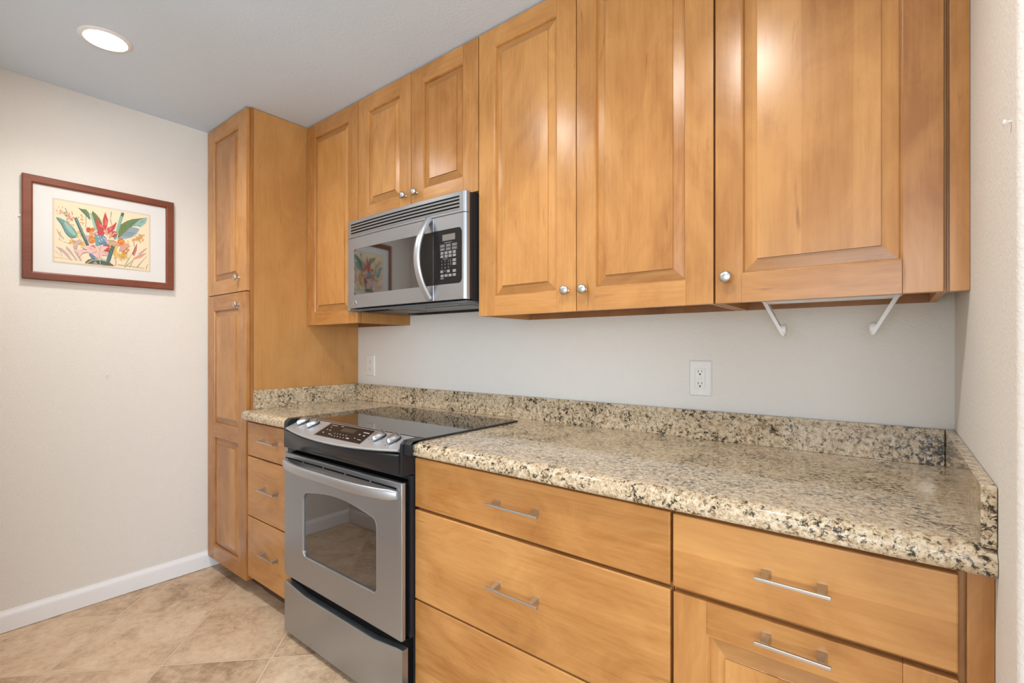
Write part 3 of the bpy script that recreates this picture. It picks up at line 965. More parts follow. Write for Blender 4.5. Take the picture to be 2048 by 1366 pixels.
[13,396,206,466,248,472,138,444,99],
[13,447,266,539,245,528,188,475,188],
[13,421,330,486,372,466,245],
[13,486,344,545,344,475,245],
[17,340,277,413,238,413,241,343,291],
[17,368,184,421,238,419,241,362,199],
[17,455,128,444,245,438,245,447,124],
[17,525,227,458,248,455,245,522,213],
[17,458,340,444,255,447,255,466,337],
[17,272,174,323,220,323,223,270,188],
[4,270,245,317,241,317,248,272,255],
[3,211,323,270,92,272,96,213,326],
[5,295,25,329,85,396,117,455,99,551,74,607,28,517,21,455,25,396,25,343,21],
[4,396,113,455,92,486,32,427,28],
[3,320,21,368,78,365,85,317,28],
[3,365,78,444,96,444,106,365,85],
[3,447,96,455,7,458,11,452,99],
[1,376,28,407,71,427,28],]

# ------------------------------------------------------------------ the room
YB, XE = -6.6, 5.5                       # far wall and side wall of the living area behind the camera
struct('floor', MB().box(XL - 0.1, XE + 0.1, YB - 0.1, 0.1, -0.1, 0.0), 'tile', 0)
struct('ceiling', MB().box(XL - 0.1, XE + 0.1, YB - 0.1, 0.1, H, H + 0.1), 'ceiling', 0)
struct('wall_left', MB().box(XL - 0.1, XL, YB, 0.0, 0.0, H), 'wall', 0)
struct('wall_back', MB().box(XL - 0.1, XR + 0.1, 0.0, 0.1, 0.0, H), 'wall', 0)
# right wall: rounded outer corner, then it turns away to the right
R = 0.016
arc = [(XR + R - R * math.cos(k / 6 * PI / 2), WE + R - R * math.sin(k / 6 * PI / 2)) for k in range(7)]
struct('wall_right', MB().prism([(XR, 0.0)] + arc + [(XE, WE), (XE, 0.0)], 'z', 0.0, H), 'wall', 40)
struct('wall_front', MB().box(XL, 0.80, -1.74, -1.62, 0.0, H), 'wall', 0)
# living area behind the camera: far wall and side wall, each with a window opening
def holed(name, axis, a0, a1, lo, hi, h0, h1, z0, z1):
    mb = MB()
    for s0, s1, t0, t1 in ((lo, h0, 0, H), (h1, hi, 0, H), (h0, h1, 0, z0), (h0, h1, z1, H)):
        if axis == 'y': mb.box(s0, s1, a0, a1, t0, t1)
        else: mb.box(a0, a1, s0, s1, t0, t1)
    return struct(name, mb, 'wall', 0)
holed('wall_far', 'y', YB - 0.1, YB, XL, XE, 1.2, 4.6, 0.25, 2.25)
holed('wall_side', 'x', XE, XE + 0.1, YB, WE, -4.6, -1.8, 0.4, 2.3)
BASE = [(0.0, 0.0022), (0.014, 0.0022), (0.014, 0.062), (0.0125, 0.069), (0.0125, 0.073), (0.009, 0.080), (0.005, 0.085), (0.004, 0.091), (0.0, 0.092)]
def baseboard(name, y0, y1):
    mb = MB()
    mb.loops([[(XL + a, y0, b) for a, b in BASE], [(XL + a, y1, b) for a, b in BASE]], 0, True, True)
    return struct(name, mb, 'trim', 30)
baseboard('baseboard_left', -1.62, -0.545)
struct('baseboard_front', MB().box(XL + 0.015, 0.80, -1.62, -1.607, 0.0022, 0.092, 0.003), 'trim')

# ------------------------------------------------------------------ recessed ceiling lights
def emitter(name, strength, col):
    m = bpy.data.materials.new(name); m.use_nodes = True
    t = m.node_tree; t.nodes.clear()
    e = t.nodes.new('ShaderNodeEmission'); o = t.nodes.new('ShaderNodeOutputMaterial')
    e.inputs['Color'].default_value = (*col, 1); e.inputs['Strength'].default_value = strength
    t.links.new(e.outputs[0], o.inputs[0]); return m
M['lens'] = emitter('lamp_lens', LENS, (1.0, 0.975, 0.94))
def recessed(x, y, label):
    t = thing('recessed_light', label, 'ceiling light', (x, y, H), 'recessed lights in the kitchen ceiling')
    MB().lathe([(0.064, 0.0), (0.064, 0.004), (0.068, 0.006), (0.079, 0.004), (0.084, 0.0)], (x, y, H - 0.0005), 'z', 48, 0, -1).build('trim_ring', 'trim', t)
    MB().lathe([(0.0, 0.0035), (0.045, 0.0065), (0.0625, 0.003), (0.0625, 0.0005)], (x, y, H), 'z', 48, 0, -1).build('lens', 'lens', t)
    l = bpy.data.lights.new('downlight_beam', 'SPOT'); l.energy = LAMP; l.color = (1.0, 0.955, 0.90)
    l.spot_size = math.radians(150); l.spot_blend = 1.0; l.shadow_soft_size = 0.055
    o = bpy.data.objects.new('downlight_beam', l); COL.objects.link(o); o.parent = t; o.location = (0, 0, -0.064)
    return t
def dup(root, loc, label):
    r = root.copy(); COL.objects.link(r); r.location = loc; r['label'] = label
    for ch in list(root.children):
        c = ch.copy(); COL.objects.link(c); c.parent = r
        for g in list(ch.children):
            d = g.copy(); COL.objects.link(d); d.parent = c
    return r
lamp = recessed(0.105, -1.20, 'glowing round recessed ceiling light in front of the tall pantry cabinet')
dup(lamp, (1.09, -1.17, H), 'lit recessed ceiling light mirrored in the tall doors beside the microwave')
dup(lamp, (2.07, -1.10, H), 'lit recessed ceiling light in front of the wide wall cabinet by the right wall')

# dome light far back in the living area, mirrored as the bright spot on the worktop
M['dome'] = emitter('lamp_dome', 60.0, (1.0, 0.96, 0.90))
t = thing('dome_light', 'white dome ceiling light mirrored as the bright spot on the worktop at right', 'ceiling light', (2.87, -6.18, H))
MB().lathe([(0.165, 0.0), (0.165, 0.02), (0.155, 0.025), (0.0, 0.025)], (2.87, -6.18, H - 0.0005), 'z', 32, 0, -1).build('base', 'trim', t)
MB().lathe([(0.150, 0.0255), (0.145, 0.055), (0.120, 0.085), (0.075, 0.108), (0.0, 0.118)], (2.87, -6.18, H), 'z', 32, 0, -1).build('shade', 'dome', t)

# ------------------------------------------------------------------ cabinet pieces
def raised_panel(mb, x0, x1, z0, z1, y):
    """bevelled raised panel seen inside a frame opening x0..x1, z0..z1; y is the frame's front"""
    bw = 0.037
    n0 = len(mb.f)
    mb.loops([rect(x0, x1, z0, z1, i, y + d) for i, d in ((-0.006, 0.0150), (-0.006, 0.0115), (0.004, 0.0110), (bw, 0.0052), (bw + 0.0003, 0.0048), (bw + 0.0004, 0.0010))], 0, True, True)
    for k in (8, 10, 12, 14, 16, 18): mb.m[n0 + k] = 1      # end grain on the upper and lower bevels

def frame(mb, x0, x1, z0, z1, y, st, rails, thick=0.019):
    """stiles (slot 0) and rails (slot 1) of a door, with a small moulded inner edge; rails: list of (z0, z1)"""
    sl, sr = st
    mb.box(x0, x0 + sl, y, y + thick, z0, z1, 0.0018, 0)
    mb.box(x1 - sr, x1, y, y + thick, z0, z1, 0.0018, 0)
    for a, b in rails: mb.box(x0 + sl, x1 - sr, y + 0.0001, y + thick, a, b, 0.0006, 1)
    for (a0, a1), (b0, b1) in zip(rails[:-1], rails[1:]):
        mb.loops([rect(x0 + sl, x1 - sr, a1, b0, i, y + d) for i, d in ((-0.001, 0.0006), (0.0025, 0.0012), (0.0045, 0.0042), (0.0055, 0.0072), (0.0055, 0.0115))], 0)

def knob(parent, x, z, y):
    mb = MB().lathe([(0.0075, 0.0), (0.0075, 0.002), (0.0048, 0.005), (0.0045, 0.012), (0.006, 0.0145), (0.0125, 0.0165), (0.0152, 0.0195), (0.0158, 0.0220), (0.0150, 0.0245), (0.0125, 0.0268), (0.0090, 0.0283), (0.0045, 0.0292), (0.0, 0.0294)], (x, y, z), 'y', 28, 0, -1)
    return mb.build('knob', 'nickel', parent)

def pull(parent, x0, x1, z, y):
    """slim bar pull on two tapering wedge posts"""
    mb = MB()
    mb.box(x0, x1, y - 0.0335, y - 0.0265, z - 0.0035, z + 0.0035, 0.0012)
    L = x1 - x0; ins = 0.13 * L
    for c in (x0 + ins, x1 - ins):
        a, b = 0.0085, 0.0052
        mb.loops([[(c - a, y, z - 0.010), (c + a, y, z - 0.010), (c + a, y, z + 0.010), (c - a, y, z + 0.010)],
                  [(c - b, y - 0.027, z - 0.0035), (c + b, y - 0.027, z - 0.0035), (c + b, y - 0.027, z + 0.0035), (c - b, y - 0.027, z + 0.0035)]], 0, True, True)
    return mb.build('handle', 'nickel', parent)

def panel_door(parent, x0, x1, z0, z1, y, rails, st=(0.070, 0.070), knob_at=None, label=None):
    mb = MB(); frame(mb, x0, x1, z0, z1, y, st, rails)
    d = mb.build('door', ['wood_v', 'wood_h'], parent)
    for (a0, a1), (b0, b1) in zip(rails[:-1], rails[1:]):
        p = MB(); raised_panel(p, x0 + st[0], x1 - st[1], a1, b0, y)
        p.build('raised_panel', ['wood_panel', 'wood_end'], d, 12)
    if knob_at: knob(d, knob_at[0], knob_at[1], y)
    if label: d['label'] = label
    return d

def drawer(parent, x0, x1, z0, z1, y, hx=None, hz=None):
    mb = MB().box(x0, x1, y, y + 0.019, z0, z1, 0.0035, 0, 3)
    d = mb.build('drawer', 'wood_drawer', parent)
    if hx: pull(d, hx[0], hx[1], hz if hz else (z0 + z1) / 2, y)
    return d

def carcass(parent, x0, x1, yf, z0, z1, yb=-0.001, under=0.022, rail=True):
    """open-bottomed wall cabinet box: sides, recessed bottom, hanging rail at the wall"""
    mb = MB(); t = 0.016
    mb.box(x0, x0 + t, yf, yb, z0, z1, 0.0005, 0); mb.box(x1 - t, x1, yf, yb, z0, z1, 0.0005, 0)
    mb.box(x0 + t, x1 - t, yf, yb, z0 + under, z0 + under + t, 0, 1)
    mb.box(x0 + t, x1 - t, yf, yb, z1 - t, z1, 0, 0)
    mb.box(x0 + t, x1 - t, yb - 0.012, yb, z0 + 0.0005, z1 - t, 0, 1)
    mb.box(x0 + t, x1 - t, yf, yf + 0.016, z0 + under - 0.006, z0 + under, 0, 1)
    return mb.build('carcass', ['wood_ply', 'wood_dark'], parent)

DT = H - 0.006                           # top of the doors
CY = UF + 0.021                          # front of the wall cabinets' boxes

# wall cabinet beside the pantry
t = thing('wall_cabinet', 'narrow honey maple wall cabinet between the pantry and the microwave', 'wall cabinet', (0.24, -0.16, UB), 'honey maple wall cabinets')
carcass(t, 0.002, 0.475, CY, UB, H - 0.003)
panel_door(t, 0.005, 0.4735, UB, DT, UF, [(UB, 1.4105), (2.3465, DT)], (0.0735, 0.079), (0.436, 1.414))
# pair above the microwave
t = thing('wall_cabinet', 'short honey maple wall cabinet with two doors above the microwave', 'wall cabinet', (0.868, -0.16, 1.826), 'honey maple wall cabinets')
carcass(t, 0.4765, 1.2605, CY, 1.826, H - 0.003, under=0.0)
panel_door(t, 0.4775, 0.8660, 1.826, DT, UF, [(1.826, 1.896), (2.3480, DT)], (0.0765, 0.0740), (0.832, 1.889))
panel_door(t, 0.8695, 1.2595, 1.826, DT, UF, [(1.826, 1.896), (2.3480, DT)], (0.0765, 0.0790), (0.905, 1.889))
# tall pair right of the microwave
t = thing('wall_cabinet', 'tall honey maple wall cabinet with a pair of doors right of the microwave', 'wall cabinet', (1.69, -0.16, UB), 'honey maple wall cabinets')
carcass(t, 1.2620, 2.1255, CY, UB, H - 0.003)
panel_door(t, 1.2640, 1.6920, UB, DT, UF, [(UB, 1.4150), (2.3500, DT)], (0.0770, 0.0740), (1.659, 1.4135))
panel_door(t, 1.6950, 2.1240, UB, DT, UF, [(UB, 1.4150), (2.3500, DT)], (0.0660, 0.0745), (1.726, 1.4125))
# single wide door against the right wall
t = thing('wall_cabinet', 'wide single-door honey maple wall cabinet against the right wall', 'wall cabinet', (2.36, -0.16, UB), 'honey maple wall cabinets')
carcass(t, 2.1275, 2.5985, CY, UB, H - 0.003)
panel_door(t, 2.1290, 2.5930, UB, DT, UF, [(UB, 1.4185), (2.3500, DT)], (0.0660, 0.0690), (2.160, 1.4120))
MB().box(2.6020, 2.6335, UF + 0.004, CY + 0.016, UB, DT, 0.001).box(2.5990, 2.6335, CY, CY + 0.016, UB + 0.001, DT).build('filler_strip', 'wood_v', t)

# pantry: full-height cabinet on the left wall
t = thing('pantry_cabinet', 'tall honey maple pantry cabinet from floor to ceiling by the left wall', 'pantry cabinet', (-0.248, -0.31, 0.0))
mb = MB()
mb.box(-0.016, 0.0, -0.600, -0.001, 0.070, H - 0.003, 0.0006, 0)
mb.box(XL + 0.001, XL + 0.017, -0.600, -0.001, 0.10, H - 0.003, 0.0006, 0)
for z in (0.10, 1.498, H - 0.019): mb.box(XL + 0.017, -0.016, -0.600, -0.001, z, z + 0.016, 0, 0)
mb.box(XL + 0.017, -0.016, -0.013, -0.001, 0.10, H - 0.003, 0, 0)
mb.build('carcass', 'wood_ply', t)
mb = MB()
mb.box(-0.020, 0.0006, -0.6145, -0.600, 0.070, H - 0.003, 0.0008)
mb.box(XL + 0.002, XL + 0.020, -0.6145, -0.600, 0.10, H - 0.003, 0.0008)
mb.box(XL + 0.020, -0.020, -0.6145, -0.600, H - 0.030, H - 0.003)
mb.box(XL + 0.020, -0.020, -0.6145, -0.600, 1.490, 1.520)
mb.box(XL + 0.020, -0.020, -0.6145, -0.600, 0.075, 0.110)
mb.build('face_frame', 'wood_edge', t)
panel_door(t, -0.4885, -0.0085, 1.5085, DT, TF, [(1.5085, 1.5790), (2.3470, DT)], (0.0790, 0.0900), (-0.088, 1.577))
panel_door(t, -0.4885, -0.0085, 0.0660, 1.5045, TF, [(0.0660, 0.1450), (0.7390, 0.8130), (1.4265, 1.5045)], (0.0790, 0.0900), (-0.088, 1.4415))
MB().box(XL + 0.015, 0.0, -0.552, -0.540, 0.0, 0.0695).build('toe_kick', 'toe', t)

# ------------------------------------------------------------------ base cabinets
def base_box(parent, x0, x1, toe=True):
    mb = MB(); t = 0.016; z0, z1 = 0.104, CB - 0.001; yf = BF + 0.020
    mb.box(x0, x0 + t, yf, -0.001, z0, z1); mb.box(x1 - t, x1, yf, -0.001, z0, z1)
    mb.box(x0 + t, x1 - t, yf, -0.001, z0, z0 + t); mb.box(x0 + t, x1 - t, -0.013, -0.001, z0 + t, z1)
    mb.box(x0 + t, x1 - t, yf, yf + 0.018, z1 - 0.03, z1); mb.box(x0 + t, x1 - t, yf, yf + 0.018, 0.66, 0.72); mb.box(x0 + t, x1 - t, yf, yf + 0.018, 0.36, 0.42)
    mb.build('carcass', 'wood_edge', parent)
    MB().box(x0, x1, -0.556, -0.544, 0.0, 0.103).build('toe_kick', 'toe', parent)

t = thing('base_cabinet', 'narrow maple base cabinet of three drawers left of the range', 'base cabinet', (0.24, -0.31, 0.0), 'honey maple base cabinets')
base_box(t, 0.002, 0.472)
for (a, b), hz in zip(((0.6955, 0.8590), (0.4005, 0.6900), (0.1000, 0.3950)), (0.786, 0.558, 0.256)):
    drawer(t, 0.0075, 0.4700, a, b, BF, (0.176, 0.331), hz)
t = thing('base_cabinet', 'wide maple base cabinet of three drawers right of the range', 'base cabinet', (1.69, -0.31, 0.0), 'honey maple base cabinets')
base_box(t, 1.259, 2.120)
for (a, b), hz in zip(((0.6955, 0.8590), (0.3905, 0.6860), (0.1000, 0.3850)), (0.779, 0.5425, 0.250)):
    drawer(t, 1.2580, 2.1180, a, b, BF, (1.596, 1.777), hz)
t = thing('base_cabinet', 'maple base cabinet with a drawer over a panelled pull-out by the right wall', 'base cabinet', (2.36, -0.31, 0.0), 'honey maple base cabinets')
base_box(t, 2.122, 2.600)
drawer(t, 2.1240, 2.5915, 0.6955, 0.8570, BF, (2.295, 2.421), 0.7755)
d = panel_door(t, 2.1260, 2.5915, 0.1000, 0.6845, BF, [(0.1000, 0.1720), (0.6150, 0.6845)], (0.0710, 0.0710))
pull(d, 2.295, 2.421, 0.650, BF)
MB().box(2.6010, 2.6335, BF + 0.003, BF + 0.022, 0.0, CB - 0.001, 0.0012).box(2.5930, 2.6335, BF + 0.0195, BF + 0.034, 0.104, CB - 0.001).build('filler_strip', 'wood_v', t)

# ------------------------------------------------------------------ granite worktop
t = thing('granite_countertop', 'speckled beige and black granite worktop with a low backsplash', 'countertop', (1.3, -0.33, CB))
r = (CT - CB) / 2
def bull(yf):
    """rounded front edge: generous upper curve, smaller lower one"""
    pts = []
    for k in range(9):
        a = k / 8 * PI / 2; pts.append((yf + 0.028 - 0.028 * math.sin(a), CT - 0.026 + 0.026 * math.cos(a)))
    pts += [(yf, CB + 0.014)]
    for k in range(1, 6):
        a = k / 5 * PI / 2; pts.append((yf + 0.012 - 0.012 * math.cos(a), CB + 0.012 - 0.012 * math.sin(a)))
    return pts
mb = MB(); CF = -0.661
prof = [(-0.001, CT)] + bull(CF) + [(-0.001, CB)]
mb.prism(prof, 'x', 0.0012, 0.4735)
mb.prism([(y + (0.0 if y < -0.1 else 0), z) for y, z in prof], 'x', 1.2600, XR - 0.001)
mb.box(0.4735, 1.2600, -0.100, -0.001, CB, CT)
mb.build('slab', 'granite', t, 50)
MB().box(0.0012, 0.0195, -0.605, -0.001, CT, ST, 0.0015).build('backsplash', 'granite', t)
MB().box(0.0200, XR - 0.0205, -0.0190, -0.001, CT, ST, 0.0015).build('backsplash', 'granite', t)
MB().box(XR - 0.0195, XR - 0.001, -0.656, -0.001, CT, ST, 0.0015).build('backsplash', 'granite', t)

# ------------------------------------------------------------------ slide-in range
t = thing('range', 'stainless steel slide-in electric range with a black glass cooktop', 'range', (0.867, -0.36, 0.0))
XC = (SM + SN) / 2
MB().box(SM + 0.004, SN - 0.004, -0.632, -0.115, 0.03, CB + 0.03, 0.002).build('body', 'body', t)
for x in (SM + 0.05, SN - 0.05):
    for y in (-0.60, -0.15): MB().lathe([(0.016, 0.0), (0.016, 0.012), (0.010, 0.014), (0.010, 0.031)], (x, y, 0.0), 'z', 16).build('foot', 'black', t)
# cooktop glass, overlapping the worktop on both sides
mb = MB()
mb.box(0.466, 1.2885, -0.6120, -0.108, CT + 0.0008, CT + 0.0062, 0.0012, 1)
mb.box(0.4705, 1.2835, -0.6090, -0.1115, CT + 0.0055, CT + 0.0072, 0.0006, 0)
mb.build('cooktop', ['cooktop', 'black'], t)
# console: black housing with raised ends, bowed fascia below, sloping steel control panel
def bow(x, d): return d * (1 - ((x - XC) / (SN - XC)) ** 2)
NX = 24
mb = MB()
for x0, x1, xo in ((0.466, 0.505, 0), (1.2435, 1.2885, 1)):
    a, b = (x0 + 0.012, x1) if xo == 0 else (x0, x1 - 0.0315)
    mb.prism([(-0.613, CT + 0.0072), (-0.668, CT + 0.0062), (-0.684, CT - 0.006), (-0.6865, CT - 0.02), (-0.6865, 0.803), (-0.640, 0.803), (-0.613, 0.83)], 'x', a, b, 0, 0.003)
    lo, hi = (x0, x0 + 0.02) if xo == 0 else (x1 - 0.034, x1)
    mb.prism([(-0.613, CT + 0.0068), (-0.664, CT + 0.0058), (-0.678, CT - 0.006), (-0.680, CB + 0.006), (-0.672, CB + 0.002), (-0.666, CB + 0.002), (-0.6655, CT + 0.0008), (-0.613, CT + 0.0008)], 'x', lo, hi, 0, 0.0015)
rings = []
for k in range(NX + 1):
    x = 0.4900 + (1.2450 - 0.4900) * k / NX; q = bow(x, 1.0)
    f = -0.690 - 0.030 * q
    rings.append([(x, -0.612, CT + 0.004), (x, -0.640, 0.880), (x, f + 0.004, 0.877 - 0.006 * q), (x, f - 0.001, 0.872 - 0.006 * q), (x, f + 0.001, 0.860 - 0.012 * q), (x, f + 0.014 * q + 0.001, 0.842 - 0.020 * q), (x, -0.690 + 0.002, 0.812), (x, -0.684, 0.803), (x, -0.625, 0.803), (x, -0.612, 0.84)])
mb.loops(rings, 0, True, True)
con = mb.build('console', 'charcoal', t, 30)
# steel control panel
def pan_z(y): return CT + 0.0072 + (y + 0.606) * 0.372
rings = []
for k in range(NX + 1):
    x = 0.513 + (1.2415 - 0.513) * k / NX; q = bow(x, 1.0)
    yb = -0.6045; e = min(k, NX - k) / NX
    yf = -0.692 - 0.036 * (1 - ((x - XC) / 0.375) ** 2)
    zf = pan_z(yf)
    rings.append([(x, yb, pan_z(yb) - 0.006), (x, yb, pan_z(yb)), (x, (yb + yf) / 2, pan_z((yb + yf) / 2)), (x, yf + 0.004, pan_z(yf + 0.004)), (x, yf, zf - 0.002), (x, yf + 0.001, zf - 0.0055), (x, yf + 0.008, zf - 0.009)])
mb = MB(); mb.loops(rings, 0, True, True)
cp = mb.build('control_panel', 'steel_panel', t, 35)
S = Vector((0, -1, -0.372)).normalized(); NZ = Vector((0, -0.372, 1)).normalized()
def on_panel(x, y, h=0.0):
    p = Vector((x, y, pan_z(y))) + NZ * h; return tuple(p)
# dark touch display with printed marks
mb = MB()
q = [(0.7335, -0.6185), (1.0210, -0.6185), (1.0450, -0.7015), (0.7500, -0.7005)]
def dq(u, v, h):
    a = (q[0][0] + (q[1][0] - q[0][0]) * u, q[0][1]); b = (q[3][0] + (q[2][0] - q[3][0]) * u, q[3][1])
    return on_panel(a[0] + (b[0] - a[0]) * v, a[1] + (b[1] - a[1]) * v, h)
def dbox(mb, u0, u1, v0, v1, h, mat):
    mb.loops([[dq(u0, v0, h - 0.0006), dq(u1, v0, h - 0.0006), dq(u1, v1, h - 0.0006), dq(u0, v1, h - 0.0006)], [dq(u0, v0, h), dq(u1, v0, h), dq(u1, v1, h), dq(u0, v1, h)]], mat, True, True)
dbox(mb, -0.035, 1.012, -0.05, 1.03, 0.0008, 3)
dbox(mb, 0, 1, 0, 1, 0.0014, 0)
dbox(mb, 0.38, 0.68, 0.16, 0.44, 0.0018, 1)
rnd = random.Random(5)
for u0, u1, v0, v1 in ((0.06, 0.20, 0.10, 0.13), (0.29, 0.34, 0.09, 0.12), (0.84, 0.96, 0.22, 0.27), (0.10, 0.125, 0.26, 0.30), (0.09, 0.11, 0.46, 0.51), (0.16, 0.20, 0.50, 0.53), (0.09, 0.12, 0.72, 0.77), (0.80, 0.83, 0.40, 0.46), (0.90, 0.93, 0.42, 0.49), (0.80, 0.82, 0.70, 0.74), (0.88, 0.95, 0.76, 0.79), (0.24, 0.30, 0.76, 0.80), (0.66, 0.72, 0.80, 0.86)):
    dbox(mb, u0, u1, v0, v1, 0.0018, 2)
for k in range(5):
    for r_ in range(2): dbox(mb, 0.34 + k * 0.065, 0.352 + k * 0.065, 0.64 + r_ * 0.18, 0.69 + r_ * 0.18, 0.0018, 2)
mb.build('display', ['keypad', 'display_dark', 'print_grey', 'steel_bow'], cp, 35)
# four burner knobs with pointed grips
for kx, ky in ((0.556, -0.640), (0.641, -0.643), (1.082, -0.645), (1.164, -0.645)):
    c = Vector(on_panel(kx, ky)); U = Vector((1, 0, 0)); V = NZ.cross(U)   # V points up the panel
    mb = MB()
    ring = lambda rr, h: [tuple(c + U * rr * math.cos(2 * PI * k / 28) + V * rr * math.sin(2 * PI * k / 28) + NZ * h) for k in range(28)]
    mb.loops([ring(0.026, -0.001), ring(0.026, 0.003), ring(0.024, 0.005)], 1, True, True)
    D = (U * 0.30 + V * -0.95).normalized(); W = NZ.cross(D)
    def drop(sc, h, wd):
        out = []
        for k in range(28):
            a = 2 * PI * k / 28; ca, sa = math.cos(a), math.sin(a)
            rr = 1.0 + 0.42 * max(0.0, ca) ** 6
            out.append(tuple(c + D * 0.025 * sc * ca * rr + W * wd * sa * (1 - 0.25 * max(0, ca)) + NZ * h))
        return out
    mb.loops([drop(0.97, 0.004, 0.0235), drop(1.0, 0.008, 0.0238), drop(0.99, 0.0115, 0.0225), drop(0.95, 0.0165, 0.0165), drop(0.86, 0.0195, 0.0095), drop(0.72, 0.0205, 0.0050)], 0, True, True)
    mb.build('knob', ['chrome', 'charcoal'], cp, 50)
mb = MB()
for kx in (0.556, 0.641, 1.082, 1.164):
    for dx, dy in ((-0.030, -0.022), (0.030, -0.012), (-0.033, 0.006), (0.031, 0.012), (0.0, -0.036)):
        p = Vector(on_panel(kx + dx, -0.645 + dy, 0.0004)); mb.add([tuple(p + Vector((a, 0, 0)) + S * b) for a, b in ((-0.0035, -0.001), (0.0035, -0.001), (0.0035, 0.001), (-0.0035, 0.001))], [(0, 1, 2, 3)])
mb.build('lettering', 'charcoal', cp, 0)['kind'] = 'stuff'

# oven door
DX0, DX1, DZ0, DZ1, DY = SM + 0.001, SN - 0.0015, 0.264, 0.7815, -0.685
win = []
WX0, WX1, WZ0, WZ1 = 0.634, 1.118, 0.382, 0.640
for px_, pz_ in rrect(WX0, WX1, WZ0, WZ1, (0.020, 0.020, 0.035, 0.035), 5): win.append((px_, pz_))
top = [(WX1 - 0.035 - (WX1 - WX0 - 0.07) * k / 16, WZ1 + 0.022 * math.sin(PI * k / 16)) for k in range(1, 16)]
i_tr = max(i for i, p in enumerate(win) if p[0] > (WX0 + WX1) / 2)
win = win[:i_tr + 1] + top + win[i_tr + 1:]
ctr = ((WX0 + WX1) / 2, 0.515)
outer = rrect(DX0, DX1, DZ0, DZ1, 0.004, 2)
ang = angles([outer, win], ctr, 48)
O = star(outer, ctr, ang); I = star(win, ctr, ang)
def inset(P, d): return [(ctr[0] + (x - ctr[0]) * (1 - d / max(1e-6, math.hypot(x - ctr[0], z - ctr[1]))), ctr[1] + (z - ctr[1]) * (1 - d / max(1e-6, math.hypot(x - ctr[0], z - ctr[1])))) for x, z in P]
R3 = lambda P, y: [(x, y, z) for x, z in P]
mb = MB()
mb.loops([R3(O, DY + 0.015), R3(O, DY + 0.005), R3(inset(O, 0.0015), DY + 0.0015), R3(inset(O, 0.004), DY), R3(inset(I, -0.006), DY), R3(inset(I, -0.004), DY - 0.0012), R3(inset(I, -0.001), DY + 0.0006), R3(I, DY + 0.003), R3(I, DY + 0.008)], 0, True, False)
door = mb.build('oven_door', 'steel', t, 35)
mb = MB(); mb.loops([R3(inset(I, -0.003), DY + 0.012), R3(inset(I, -0.003), DY + 0.0062)], 0, True, True)
mb.build('window', 'oven_glass', door, 20)
mb = MB()
for a, b in ((0.4935, 0.5075), (0.5120, 0.629), (0.6415, 0.778), (0.790, 0.926), (0.938, 1.080), (1.092, 1.229)):
    mb.box(a, b, DY - 0.0006, DY + 0.006, 0.758, 0.7635)
mb.build('vent_slot', 'slot', door, 0)
pts, rx, ry = [], [], []
for k in range(33):
    s = k / 32; x = 0.497 + (1.240 - 0.497) * s; w = 2 * s - 1
    y = DY - 0.006 - 0.047 * (1 - abs(w) ** 3.4)
    pts.append((x, y, 0.742 + 0.003 * (1 - w * w))); e = min(1.0, (1 - abs(w)) / 0.05)
    rx.append(0.0085 + 0.003 * e); ry.append(0.0135 + 0.0055 * e)
mb = MB().tube(pts, rx, ry, 20, power=0.8)
mb.build('handle', 'steel_bow', door, 60)
# gaskets and frame behind the door
mb = MB(); mb.box(SM + 0.010, SN - 0.014, DY + 0.0165, -0.630, 0.266, 0.7795)
mb.build('door_gasket', 'slot', t)
MB().box(SN - 0.013, SN, -0.650, -0.632, 0.262, 0.80, 0.002).build('side_trim', 'charcoal', t)
MB().box(SM, SM + 0.013, -0.650, -0.632, 0.262, 0.80, 0.002).build('side_trim', 'charcoal', t)
MB().box(SM, SM + 0.024, DY + 0.003, DY + 0.0405, 0.7835, 0.8025, 0.001).build('hinge_cover', 'steel', t)
# storage drawer with a scooped top edge
mb = MB(); prof = []
zb, zt = 0.022, 0.235
xs = [DX0 + (DX1 - DX0) * k / 40 for k in range(41)]
def ztop(x):
    w = abs((x - XC) / (SN - XC)); return zt - 0.020 * max(0.0, min(1.0, (0.93 - w) / 0.35)) ** 0.9 * 0.9
YD = -0.683
rings = [[(x, YD + 0.024, zb), (x, YD + 0.004, zb), (x, YD, zb + 0.005), (x, YD, ztop(x) - 0.004), (x, YD + 0.003, ztop(x) - 0.0005), (x, YD + 0.024, ztop(x) + 0.001)] for x in xs]
mb.loops(rings, 0, True, True)
mb.build('storage_drawer', 'steel', t, 35)
MB().box(SM + 0.006, SN - 0.006, YD + 0.025, -0.632, 0.030, 0.262).build('drawer_box', 'slot', t)

# ------------------------------------------------------------------ over-the-range microwave
t = thing('microwave', 'stainless steel over-the-range microwave with a bowed door handle', 'microwave', (0.867, -0.19, 1.395))
MX0, MX1, MZ0, MZ1, MY = SM + 0.004, SN - 0.006, 1.408, 1.8175, -0.381
def my(x): return MY - 0.009 * (1 - ((x - XC) / (MX1 - XC)) ** 2)
mb = MB()
mb.box(MX0 + 0.003, MX1 - 0.003, -0.338, -0.002, 1.404, 1.822, 0.002, 0)
mb.box(MX0 + 0.0015, MX1 - 0.0015, MY + 0.022, -0.336, 1.409, 1.8165, 0.001, 1)
mb.build('body', ['body', 'charcoal'], t)
